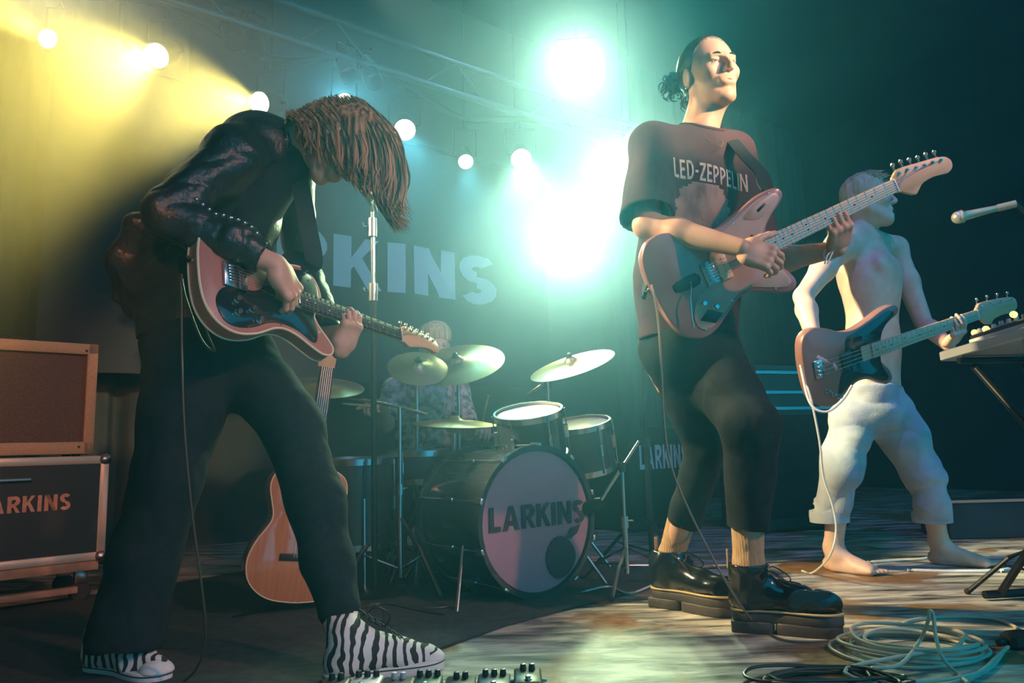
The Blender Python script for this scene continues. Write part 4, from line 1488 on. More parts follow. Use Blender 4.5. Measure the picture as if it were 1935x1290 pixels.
    for i in range(22):
        w = 2 * math.pi * i / 22
        ax_ = unit(HD.c - nb)
        A_, B_ = frame(ax_)
        cl.append(nb + ax_ * .015 + (A_ * math.cos(w) + B_ * math.sin(w)) * .070)
    MB().tube(cl, .013, 8, True, flat=.8).build('collar', M_JACKET, jk)
    # shirt front showing between jacket and strap
    V = SDF([chs, wst, nb], .16, .007)
    V.chain([nb - ZUP * .08, chs + F * .055, wst + F * .05], [.07, .125, .125], .03)
    sdf_mesh([V], 'shirt', M_BLACKCLOTH, root, disp=lambda v, n: .004 * folds(v, 30, 3))
    # --- trousers
    R = SDF([pel, hr, kr, ar, hl, kl, al, P(200, 1190, 2.05), P(300, 1190, 2.0)], .18, .007)
    R.chain([pel + ZUP * .08, pel], [.145, .15], .04)
    R.chain([hr, P(340, 790, 2.08), kr, P(268, 1060, 2.05), P(238, 1205, 2.05)], [.125, .112, .092, .088, .098], .03)
    R.chain([hl, kl, P(597, 950, 2.09), P(618, 1060, 2.06), al + ZUP * .06], [.120, .086, .076, .068, .062], .04)
    R.cut(P(240, 1222, 2.05), -ZUP, .25)
    R.cut(al + ZUP * .00, -ZUP, .2)
    R.cut(pel + ZUP * .12, ZUP)
    tr = sdf_mesh([R], 'trousers', M_DENIM, root, disp=lambda v, n: .006 * folds(v, 17, 21, (1, 1, .8)) + .002 * folds(v, 55, 2))
    # --- shoes
    zb = zebra()
    o = G(612, 1296)
    t = G(818, 1262)
    high_top(root, o, t - o, .315, np.array([al[0] - .0, al[1], .165]), zb)
    o = G(168, 1268)
    t = G(292, 1262)
    high_top(root, o, unit(t - o) + np.array([0, -.55, 0]), .30, np.array([ar[0], ar[1], .15]), zb)
    # --- hair: a cap and long hanging strands
    C = SDF([HD.p(.12, .1, .14), HD.p(-.14, -.1, -.1)], .05, .0035)
    HD.E(C, -.018, 0, .036, .104, .085, .095, 0)
    C.cone(HD.p(-.05, 0, .0), HD.p(-.06, 0, -.07), .066, .050, .03)
    C.cut(HD.p(.050, 0, .070), HD.f * .92 - HD.u * .38)
    hair = sdf_mesh([C], 'hair', M_HAIR_L, root, disp=lambda v, n: .001 * waves(v, 120, 3))
    rng = random.Random(11)
    strands = []
    for i in range(1000):
        a = rng.uniform(-.16, 1)
        lay = rng.choice([-1, -1, -1, 0, 1, 1])
        yo = 2.09 + lay * (.062 + rng.uniform(-.012, .022))
        x0 = 560 + 130 * a
        y0 = 216 - 34 * math.sin(math.pi * min(1, max(0, a) * .72 + .05)) - 18 * min(0, a) + rng.uniform(-5, 10)
        xe = 592 + 168 * max(a, 0) ** .9 + 130 * min(a, 0) + rng.uniform(-12, 14)
        ye = 290 + 135 * max(a, 0) ** 1.25 + 200 * min(a, 0) + rng.uniform(-35, 18)
        out = 34 * max(a, 0) + 8
        y1, y2 = y0 + (ye - y0) * .30, y0 + (ye - y0) * .66
        wv = rng.uniform(-4, 4)
        pts = [P(x0, y0, 2.09 + lay * .018), P(x0 + (xe - x0) * .30 + out * .85 + wv, y1, 2.09 + (yo - 2.09) * .9), P(x0 + (xe - x0) * .55 + out * .9 - wv, y2, yo), P(xe - 6 + wv * .5, y0 + (ye - y0) * .88, yo), P(xe + rng.uniform(-2, 16) * a, ye, yo + rng.uniform(-.01, .01))]
        strands.append((catmull(pts, 4), rng.uniform(.6, 1.25)))
    for i in range(130):       # the longest lock swinging out at the right
        a = rng.random()
        yo = 2.08 + rng.uniform(-.06, .06)
        pts = [P(650 + 40 * a, 200 + 12 * a, 2.09), P(705 + 22 * a, 255, yo), P(700 + 38 * a, 340 + 8 * a, yo), P(722 + 25 * a, 400 + rng.uniform(-5, 5), yo), P(752 + rng.uniform(-12, 26), 432 + rng.uniform(-14, 10), yo)]
        strands.append((catmull(pts, 4), rng.uniform(.6, 1.1)))
    tag(strand_hair(strands, .0030, 'strands', M_HAIR_L, hair), kind='stuff')
    # --- strap
    e0 = go + gx * .33 + gy * .118 - gz * .03
    c = catmull([e0, e0 + np.array([.0, .0, .04]), P(592, 500, 2.12), P(580, 420, 2.10), P(566, 345, 2.10), P(548, 285, 2.16), P(500, 262, 2.24), P(440, 300, 2.30), P(370, 400, 2.33), P(330, 500, 2.20), P(360, 540, 1.98), go - gx * .012 + gy * .03 - gz * .022], 6)
    vs, fs = [], []
    for i, q in enumerate(c):
        t = unit(c[min(i + 1, len(c) - 1)] - c[max(i - 1, 0)])
        nn = np.array([.35, -.92, .1])
        wv = unit(np.cross(t, nn))
        nn = np.cross(wv, t)
        for a_, b_ in ((-.026, 0), (.026, 0), (.026, .003), (-.026, .003)):
            vs.append(q + wv * a_ + nn * b_)
    for i in range(len(c) - 1):
        for j in range(4):
            l = (j + 1) % 4
            fs.append((i * 4 + j, i * 4 + l, i * 4 + 4 + l, i * 4 + 4 + j))
    MB().add(vs, fs).build('strap', M_STRAP, tele)


stooper()

# ------------------------------------------------------------------ the bare-chested bassist (right)
def bassist():
    root = tag(empty('person', (P(1660, 760, 3.42)[0], 3.42, 0)), 'barefoot bare-chested person in pale jeans, mouth open, playing bass at the right', 'person')
    pel, wst, chs = P(1655, 765, 3.42), P(1650, 650, 3.42), P(1645, 530, 3.42)
    nb = P(1628, 428, 3.40)
    F = unit(np.array([.72, -.69, 0]))
    Ls = np.cross(ZUP, F)
    rsh, rel, rwr = P(1585, 468, 3.28), P(1518, 560, 3.20), P(1540, 650, 3.02)
    lsh, lel = P(1690, 470, 3.55), P(1745, 610, 3.50)
    HD = Head(P(1640, 378, 3.36), (.93, -.36, .02), (-.06, .0, 1), 1.0)
    Hf = HD.field(nb, .016, .0035, .058)
    B = SDF([pel, wst, chs, nb, rsh, lsh, rel, lel], .17, .006)
    B.chain([pel, wst], [.145, .135], .06, F, .74)
    B.cone(wst, chs, .135, .158, .06, F, .72)
    B.cone(chs, nb - ZUP * .06, .155, .075, .07, F, .68)
    for q in (-1, 1):
        B.ell(chs + Ls * q * .075 + F * .085 + ZUP * .045, (.075, .035, .055), Ls, F, ZUP, .03)
        B.ell(chs + Ls * q * .07 - F * .085 + ZUP * .05, (.07, .035, .09), Ls, F, ZUP, .04)
        B.cone(nb - ZUP * .01, nb + Ls * q * .11 - ZUP * .05, .045, .045, .04)
    B.chain([nb - ZUP * .07, rsh], [.06, .062], .04)
    B.chain([nb - ZUP * .07, lsh], [.06, .062], .04)
    B.ell(rsh, (.062, .062, .070), k=.03)
    B.chain([rsh, rsh + (rel - rsh) * .45, rel], [.055, .052, .040], .03)
    B.chain([rel, rel + (rwr - rel) * .3, rwr], [.040, .044, .027], .02)
    B.chain([lsh, lsh + (lel - lsh) * .45, lel], [.055, .052, .040], .03)
    M_ = np.array(MBs)
    gx, gy, gz, go = M_[:3, 0], M_[:3, 1], M_[:3, 2], M_[:3, 3]
    gp = go + gx * .80
    hw = gp - gz * .048 - gy * .108
    B2 = SDF([lel, hw], .09, .0045)
    B2.chain([lel, lel + (hw - lel) * .3, hw], [.040, .042, .027], .02)
    Rh = hand_field(rwr, P(1556, 690, 2.96) - rwr, -gz - gx * .1, 1, (.6, .65, .7, .8), .012, 1.0, .0032, thumb_dir=unit(P(1556, 690, 2.96) - rwr + gx * .05), tcurl=.1)
    Lh = hand_field(hw, gy * .72 + gz * .69, gy * .69 - gz * .72, -1, (.42, .48, .52, .60), .012, .98, .0032, thumb_dir=unit(gy * .75 - gz * .35 + gx * .5), tcurl=.1)
    # legs and bare feet
    hr, kr, ar = P(1615, 790, 3.40), P(1585, 900, 3.30), P(1575, 1035, 3.36)
    hl, kl, al = P(1690, 790, 3.46), P(1750, 900, 3.42), P(1775, 1025, 3.46)
    Lg = SDF([hr, kr, ar, hl, kl, al, G(1645, 1082), G(1895, 1076), G(1560, 1082)], .13, .0045)
    Lg.chain([hr, kr, ar], [.08, .055, .038], .03)
    Lg.chain([hl, kl, al], [.08, .055, .038], .03)
    for an, toe, sd_ in ((ar, G(1642, 1086), 1), (al, G(1893, 1074), 1)):
        h = np.array([an[0], an[1], 0])
        d = unit(toe - h)
        ss = np.cross(ZUP, d)
        L = min(.30, max(.22, np.linalg.norm(toe - h)))
        Lg.cone(an, h + ZUP * .07 + d * .01, .038, .040, .03)
        Lg.ell(h - d * .02 + ZUP * .030, (.035, .030, .030), d, ss, ZUP, .02)
        Lg.cone(h + d * .02 + ZUP * .062, h + d * L * .62 + ZUP * .028, .036, .026, .03)
        Lg.box(h + d * L * .40 + ZUP * .018, (L * .42, .036, .018), d, ss, ZUP, .016, .03)
        for i in range(5):
            b = h + d * (L * (.80 - .025 * i)) + ss * (.032 - i * .0165) * (1 if sd_ > 0 else -1) + ZUP * .016
            Lg.cone(b - d * .03, b + d * (.030 - i * .003), .0115 - .0012 * i, .0100 - .0012 * i, .006)
    Lg.cut((0, 0, .001), (0, 0, -1))
    sdf_mesh([B, Hf, B2, Rh, Lh, Lg], 'body', M_SKINPALE, root)
    HD.eyes(root)
    HD.brows(root, M_HAIR_B)
    C = SDF([HD.p(.12, .1, .14), HD.p(-.14, -.1, -.1)], .05, .0035)
    HD.E(C, -.016, 0, .042, .104, .083, .092, 0)
    C.cone(HD.p(-.05, 0, .0), HD.p(-.05, 0, -.04), .060, .045, .03)
    C.cut(HD.p(.060, 0, .065), HD.f * .88 - HD.u * .48)
    for q in (-1, 1):
        HD.E(C, .0, q * .085, -.015, .028, .022, .034, .008, 'sub')
    hair = sdf_mesh([C], 'hair', M_HAIR_B, root, disp=lambda v, n: .003 * folds(v, 60, 3, (1, 1, .5)))
    rng = random.Random(3)
    tufts = []
    for i in range(120):
        a, b = rng.uniform(-.07, .085), rng.uniform(-.06, .06)
        p0 = HD.p(a - .01, b, .038 + .092 * math.sqrt(max(0, 1 - (a / .11) ** 2 - (b / .09) ** 2)) - .006)
        t = HD.f * rng.uniform(.01, .035) + HD.u * rng.uniform(.002, .014) + HD.l * rng.uniform(-.01, .01)
        tufts.append(([p0 - t * .4, p0 + t * .2 + HD.u * .006, p0 + t * .7 + HD.u * .006, p0 + t * 1.3], 1))
    tag(strand_hair(tufts, .0034, 'tufts', M_HAIR_B, hair), kind='stuff')
    # jeans, turned up at the hems
    hm1, hm2 = P(1568, 985, 3.35), P(1762, 985, 3.45)
    R = SDF([pel, hr, kr, hl, kl, hm1, hm2], .17, .006)
    R.chain([pel + ZUP * .06, pel], [.155, .160], .04, F, .80)
    R.chain([hr, kr, hm1], [.115, .085, .076], .04)
    R.chain([hl, kl, hm2], [.115, .086, .076], .04)
    R.cut(pel + ZUP * .09, ZUP)
    R.cut(hm1, -ZUP, .2)
    R.cut(hm2, -ZUP, .2)
    R.cone(hm1 - ZUP * .02, hm1 + ZUP * .05, .066, .064, .006, op='sub')
    R.cone(hm2 - ZUP * .02, hm2 + ZUP * .05, .066, .064, .006, op='sub')
    jn = sdf_mesh([R], 'jeans', M_JEANS, root, disp=lambda v, n: .015 * folds(v, 19, 5, (1, 1, 1.0)) + .002 * folds(v, 50, 9))
    for c, r in ((hm1, .082), (hm2, .082)):
        MB().lathe(c, (0, 0, 1), [(r - .006, -.004), (r, -.002), (r + .002, .025), (r, .048), (r - .008, .05)], 32).build('turn_up', M_JEANS, jn)
    # strap over the back shoulder
    return root


bassist()


# ------------------------------------------------------------------ the drummer (behind the kit)
def drummer():
    root = tag(empty('person', (P(805, 900, 4.05)[0], 4.05, 0)), 'seated person in a patterned shirt drumming behind the cymbals, fair hair', 'person')
    pel, wst, chs = P(808, 880, 4.05), P(806, 810, 4.05), P(803, 752, 4.03)
    nb = P(808, 706, 4.03)
    F = unit(np.array([.5, -.86, 0]))
    Ls = np.cross(ZUP, F)
    rsh, rel, rwr = P(745, 738, 4.0), P(728, 800, 3.85), P(722, 762, 3.60)
    lsh, lel, lwr = P(865, 738, 4.1), P(885, 815, 3.95), P(905, 818, 3.72)
    HD = Head(P(822, 654, 4.02), (.35, -.93, -.12), (.02, -.05, 1), 1.0)
    Hf = HD.field(nb, 0, .004, .055)
    B = SDF([pel, wst, chs, nb, rsh, lsh, rel, lel, rwr, lwr, P(820, 868, 3.7), P(760, 905, 3.65), P(740, 1040, 3.7)], .15, .006)
    B.chain([pel, wst, chs], [.13, .12, .13], .05, F, .75)
    B.cone(chs, nb - ZUP * .04, .12, .06, .05, F, .7)
    B.chain([nb - ZUP * .06, rsh, rel, rwr], [.055, .052, .040, .026], .03)
    B.chain([nb - ZUP * .06, lsh, lel, lwr], [.055, .052, .040, .026], .03)
    B.chain([pel + Ls * .08, P(826, 876, 3.66), P(850, 1040, 3.66)], [.075, .052, .04], .03)
    B.chain([pel - Ls * .08, P(750, 905, 3.66), P(745, 1050, 3.66)], [.075, .052, .04], .03)
    t1, t2 = P(690, 766, 3.45), P(912, 795, 3.6)
    R1 = hand_field(rwr, unit(t1 - rwr) + np.array([0, 0, .1]), (.0, .3, -1), -1, (.8, .9, .95, 1.0), .005, .98, .0032)
    R2 = hand_field(lwr, unit(P(915, 808, 3.62) - lwr), (-.3, .1, -1), 1, (.8, .9, .95, 1.0), .005, .98, .0032)
    sdf_mesh([B, Hf, R1, R2], 'body', M_SKINPALE, root)
    HD.eyes(root)
    C = SDF([HD.p(.12, .1, .16), HD.p(-.14, -.1, -.1)], .05, .0035)
    HD.E(C, -.010, 0, .052, .108, .090, .092, 0)
    C.cut(HD.p(.070, 0, .030), HD.f * .40 - HD.u * .90)
    sdf_mesh([C], 'hair', M_HAIR_B, root, disp=lambda v, n: .005 * folds(v, 50, 3, (1, 1, .5)))
    D = SDF([HD.p(.11, .06, -.02), HD.p(-.02, -.07, -.14)], .04, .0035)
    HD.E(D, .045, 0, -.078, .058, .062, .050, 0)
    HD.E(D, .10, 0, -.040, .05, .04, .018, .01, 'sub')
    D.cut(HD.p(.0, 0, -.045), HD.u * .8 - HD.f * .2)
    sdf_mesh([D], 'beard', M_HAIR_D, root, disp=lambda v, n: .002 * waves(v, 120, 4))
    m = mat('patterned_shirt', (0.10, 0.12, 0.14), 0.85, col2=(0.50, 0.52, 0.54), scale=30, bump=.1)
    T = SDF([pel, wst, chs, nb, rsh, lsh, rel, lel], .18, .006)
    T.chain([pel - ZUP * .02, wst, chs], [.165, .155, .158], .05, F, .78)
    T.cone(chs, nb - ZUP * .05, .15, .07, .06, F, .7)
    T.chain([nb - ZUP * .06, rsh, rsh + (rel - rsh) * .95], [.065, .066, .070], .04)
    T.chain([nb - ZUP * .06, lsh, lsh + (lel - lsh) * .95], [.065, .066, .070], .04)
    T.cut(rsh + (rel - rsh) * .88, rel - rsh, .11)
    T.cut(lsh + (lel - lsh) * .88, lel - lsh, .11)
    T.ell(nb + ZUP * .02 + F * .02, (.07, .07, .07), k=.01, op='sub')
    sdf_mesh([T], 'shirt', m, root, disp=lambda v, n: .006 * folds(v, 20, 4, (1, 1, .5)))
    Q = SDF([pel, P(840, 1040, 3.66), P(740, 1050, 3.66)], .2, .008)
    Q.chain([pel + Ls * .08, P(826, 884, 3.68)], [.115, .085], .03)
    Q.chain([pel - Ls * .08, P(750, 908, 3.68), P(745, 1030, 3.68)], [.115, .085, .06], .03)
    sdf_mesh([Q], 'shorts', M_BLACKCLOTH, root, disp=lambda v, n: .005 * folds(v, 20, 6))
    for w, t in ((rwr, t1), (lwr, t2)):
        a = w + unit(t - w) * .05 - ZUP * .012
        e = a + unit(t - a) * .30
        b = a - unit(t - a) * .08
        s = MB().tube([b, a, a + (e - a) * .85, e - unit(t - a) * .012, e], [.0072, .0072, .0050, .0032, .0045], 8)
        o = s.build('drumstick', mat('hickory', (0.62, 0.50, 0.34), 0.5))
        tag(o, 'pale wooden drumstick held flat at the left behind the tall mic stand' if w is rwr else 'pale wooden drumstick held upright above the snare drum', 'drumstick')
    return root


drummer()
# stool
_c = P(808, 900, 4.05)
r_ = tag(empty('drum_stool', (_c[0], _c[1], 0)), 'round padded black stool under the seated drummer', 'stool')
MB().lathe((_c[0], _c[1], _c[2] - .20), (0, 0, 1), [(0, 0), (.15, 0), (.16, .02), (.16, .06), (.14, .08), (0, .085)], 28).build('seat', M_BLACKPLASTIC, r_)
MB().cyl((_c[0], _c[1], .18), (_c[0], _c[1], _c[2] - .19), .018).build('post', M_CHROME, r_)
for i in range(3):
    w = i * 2.094 + .4
    MB().tube([(_c[0], _c[1], .30), (_c[0] + math.cos(w) * .24, _c[1] + math.sin(w) * .24, .012)], .011).build('leg', M_CHROME, r_)

# ------------------------------------------------------------------ lamps on the rig
def emis(name, col, s):
    m = bpy.data.materials.new(name)
    m.use_nodes = True
    nt = m.node_tree
    nt.nodes.remove(nt.nodes['Principled BSDF'])
    e = nt.nodes.new('ShaderNodeEmission')
    e.inputs['Color'].default_value = (*col, 1)
    e.inputs['Strength'].default_value = s
    nt.links.new(e.outputs[0], nt.nodes['Material Output'].inputs['Surface'])
    return m


M_LENS_Y = emis('lit_yellow_lens', (1.0, 0.95, 0.55), 3)
M_LENS_G = emis('lit_green_white_lens', (0.80, 1.0, 0.84), 3)
M_CAN = mat('black_lamp_housing', (0.02, 0.02, 0.022), 0.5, 0.3)
LAMP_WORDS = ['tilted towards the top left corner', 'second from the left, round lens facing the camera', 'behind the stooping person\'s shoulder, wide yellow cone',
              'just above the stooping person\'s hair', 'right of the stooping person\'s hair', 'below the middle of the lighting bar', 'between the two smallest glows, cream white',
              'big and blinding, high over the stage centre', 'blinding, beside the standing person\'s shoulder', 'on a pole in the glare, lowest of the blinding three']


def lamp(i):
    nm, loc, tgt, pw, col, an, r = LAMPS[i]
    loc = np.asarray(loc)
    d = unit(np.asarray(tgt) - loc)
    yl = col == YEL
    root = tag(empty('stage_lamp', loc), ('yellow' if yl else 'green-white') + ' stage lamp ' + LAMP_WORDS[i], 'lamp')
    R = r * 1.18
    A, B = frame(d)
    MB().lathe(loc, d, [(0, -.26), (R * .55, -.255), (R * .9, -.20), (R * 1.05, -.12), (R * 1.05, .022), (R * 1.12, .024), (R * 1.12, .012), (R, .010), (R, -.004), (0, -.004)], 28).build('housing', M_CAN, root)
    MB().lathe(loc + d * .004, d, [(R * .98, 0), (R * .8, .006), (R * .4, .010), (0, .012)], 28).build('lens', M_LENS_Y if yl else M_LENS_G, root)
    hz = unit(np.cross(d, ZUP))
    back = loc - d * .11
    MB().tube([back + hz * R * 1.1, back + hz * R * 1.45, back + hz * R * 1.45 + ZUP * .20, back - hz * R * 1.45 + ZUP * .20, back - hz * R * 1.45, back - hz * R * 1.1], .008, 6).build('yoke', M_BLACKMETAL, root)
    MB().tube([back + ZUP * .20, back + ZUP * .27], .014, 8).build('clamp', M_BLACKMETAL, root)
    return back + ZUP * .28


tops = [lamp(i) for i in range(len(LAMPS))]
lp = tops.pop()  # last entry is the added lamp; its pole is invented too
lpr = tag(empty('added_lamp_pole', (lp[0], lp[1], 0)), 'upright pole behind the drums holding the lowest blinding lamp', 'stand')
MB().tube([lp, lp + N * -.30, lp * np.array([1, 1, 0]) - N * .30 + ZUP * .02], .018, 10).build('pole', M_BLACKMETAL, lpr)
MB().lathe(lp * np.array([1, 1, 0]) - N * .30, (0, 0, 1), [(.22, 0), (.22, .015), (.03, .03), (0, .03)], 28).build('base_plate', M_BLACKMETAL, lpr)
# pipe that carries the low row of lamps
pr = tag(empty('lighting_pipe', st(-2.5, .3, 3.2)), 'long black pipe with the row of stage lamps clamped under it', 'pipe')
MB().tube(catmull([tops[0] + (tops[0] - tops[1]) * .5] + tops[:7] + [tops[8]], 4), .024, 10).build('pipe', M_BLACKMETAL, pr)
for k in (0, 2, 5, 8):
    MB().tube([tops[k], tops[k] * np.array([1, 1, 0]) + ZUP * 4.38], .006, 6).build('hanger', M_BLACKMETAL, pr)


# ------------------------------------------------------------------ aluminium truss
M_TRUSS = mat('dulled_truss_metal', (0.16, 0.17, 0.18), 0.4, 0.9)


def truss():
    a = PS(560, 78, .75)
    z = a[2]
    t0 = (a - W0) @ U
    root = tag(empty('lighting_truss', a), 'dull metal ladder truss crossing the top of the picture over the stooping person', 'truss')
    H = .20
    for dz in (0, H):
        MB().cyl(st(t0 - 2.6, .75, z + dz), st(t0 + 3.2, .75, z + dz), .020, 12).build('chord', M_TRUSS, root)
    for i in range(7):
        ta = t0 - 2.4 + i * .8
        MB().cyl(st(ta, .75, z), st(ta + .22, .75, z + H), .008, 8).build('brace', M_TRUSS, root)
        MB().cyl(st(ta + .22, .75, z + H), st(ta + .44, .75, z), .008, 8).build('brace', M_TRUSS, root)
    for k in (.4, 3.6):
        MB().cyl(st(t0 - 1 + k, .75, z + H), st(t0 - 1 + k, .75, 4.39), .006, 6).build('hanger', M_BLACKMETAL, root)
    # unlit can lamps on the truss
    for i, (px, py) in enumerate(((655, 128), (700, 140), (440, 62), (478, 75))):
        c = PS(px, py, .72)
        r = tag(empty('parcan', c), ('unlit stage can hanging under the truss, ' + ['left of the pair over the stooping head', 'right of the pair over the stooping head', 'left of the far left pair', 'right of the far left pair'][i]), 'lamp')
        d = unit(np.array([.3, -.5, -.8]))
        MB().lathe(c, d, [(0, -.16), (.045, -.15), (.055, -.08), (.055, .10), (.050, .10), (.050, -.05), (0, -.06)], 20).build('housing', M_STEEL if i < 2 else M_CAN, r)
        MB().tube([c + ZUP * .02 + U * .06, c + ZUP * .14 + U * .06, c + ZUP * .14 - U * .06, c + ZUP * .02 - U * .06], .005, 6).build('yoke', M_BLACKMETAL, r)
        MB().cyl(c + ZUP * .14, np.array([c[0], c[1], max(z, c[2] + .16)]), .008, 8).build('clamp', M_BLACKMETAL, r)


truss()


# ------------------------------------------------------------------ banner with the band's name
def banner():
    M_BAN = mat('black_banner_cloth', (0.022, 0.026, 0.034), 0.9, col2=(0.030, 0.036, 0.045), scale=3, bump=.1)
    M_WHT = mat('white_banner_print', (0.66, 0.68, 0.66), 0.85)
    kt = (PS(637, 536, 0) - W0) @ U
    kz = PS(637, 536, 0)[2]
    st_ = (PS(878, 570, 0) - W0) @ U
    lt, wd = letters('LARKINS', 1.0, .13, .25)
    xs = {}
    for i, (ch, ps) in enumerate(lt):
        xs[i] = min(p[0] for q in ps for p in q)
    size = (st_ - kt) / (xs[6] - xs[3])
    zt = PS(637, 437, 0)[2]
    hgt = zt - kz
    root = tag(empty('banner', W0 + U * kt), 'big black cloth banner with the white band name behind the drum kit', 'banner')
    x0, x1 = kt - xs[3] * size - .45, kt + (wd - xs[3]) * size + .55
    zb, ztp = kz - .62, kz + hgt + .75
    vs, fs = [], []
    nx, nz_ = 60, 16
    sag = lambda t, z: .018 * math.sin(t * 7.0) + .010 * math.sin(t * 17 + z * 3)
    for i in range(nx + 1):
        for j in range(nz_ + 1):
            t, z = x0 + (x1 - x0) * i / nx, zb + (ztp - zb) * j / nz_
            vs.append(st(t, sag(t, z) - .05, z))
    for i in range(nx):
        for j in range(nz_):
            a = i * (nz_ + 1) + j
            fs.append((a, a + nz_ + 1, a + nz_ + 2, a + 1))
    m2 = len(vs)
    b = MB().add(vs, fs)
    b.add([np.array(v) - N * .004 for v in vs], fs)
    cloth = b.build('cloth', M_BAN, root)
    for i, (ch, ps) in enumerate(lt):
        mb = MB()
        for poly in ps:
            q = [np.array(p) for p in poly]
            nu, nv = 10, 4
            g = []
            for a in range(nu + 1):
                for c in range(nv + 1):
                    u, v = a / nu, c / nv
                    p = (q[0] * (1 - u) + q[1] * u) * (1 - v) + (q[3] * (1 - u) + q[2] * u) * v
                    t, z = kt + (p[0] - xs[3]) * size, kz + p[1] * hgt
                    g.append(st(t, sag(t, z) - .05 + .006, z))
            mb.add(g, [(a * (nv + 1) + c, (a + 1) * (nv + 1) + c, (a + 1) * (nv + 1) + c + 1, a * (nv + 1) + c + 1) for a in range(nu) for c in range(nv)])
        o = mb.build('letter', M_WHT, cloth)
    MB().cyl(st(x0 - .05, -.05, ztp), st(x1 + .05, -.05, ztp), .02, 10).build('top_batten', M_BLACKMETAL, root)
    for t in (x0 + .3, x1 - .3):
        MB().cyl(st(t, -.05, ztp), st(t, -.05, 4.39), .004, 6).build('hanging_line', M_BLACKMETAL, root)


banner()


def curtain(name, t0, t1, s, z0, z1, label, seed):
    M_CUR = mat('dark_green_grey_drape', (0.035, 0.045, 0.045), 0.95, col2=(0.05, 0.06, 0.058), scale=4)
    vs, fs = [], []
    n = int((t1 - t0) * 60)
    r = random.Random(seed)
    ph = [r.uniform(0, 6) for _ in range(3)]
    for i in range(n + 1):
        t = t0 + (t1 - t0) * i / n
        for j in range(9):
            z = z0 + (z1 - z0) * j / 8
            d = .045 * math.sin(t * 26 + ph[0] + .5 * math.sin(z * 1.3)) + .02 * math.sin(t * 57 + ph[1] + z)
            vs.append(st(t, s + d, z))
    for i in range(n):
        for j in range(8):
            a = i * 9 + j
            fs.append((a, a + 9, a + 10, a + 1))
    b = MB().add(vs, fs)
    b.add([np.array(v) - N * .006 for v in vs], fs)
    return tag(b.build(name, M_CUR), label, 'curtain')


curtain('stage_curtain', -4.2, -1.25, -.35, .02, 4.36, 'dark grey-green pleated drape hanging behind the amplifier at the left', 1)
curtain('stage_curtain', 2.6, 6.0, -.40, .02, 4.36, 'dark pleated drape on the back wall behind the bassist', 2)


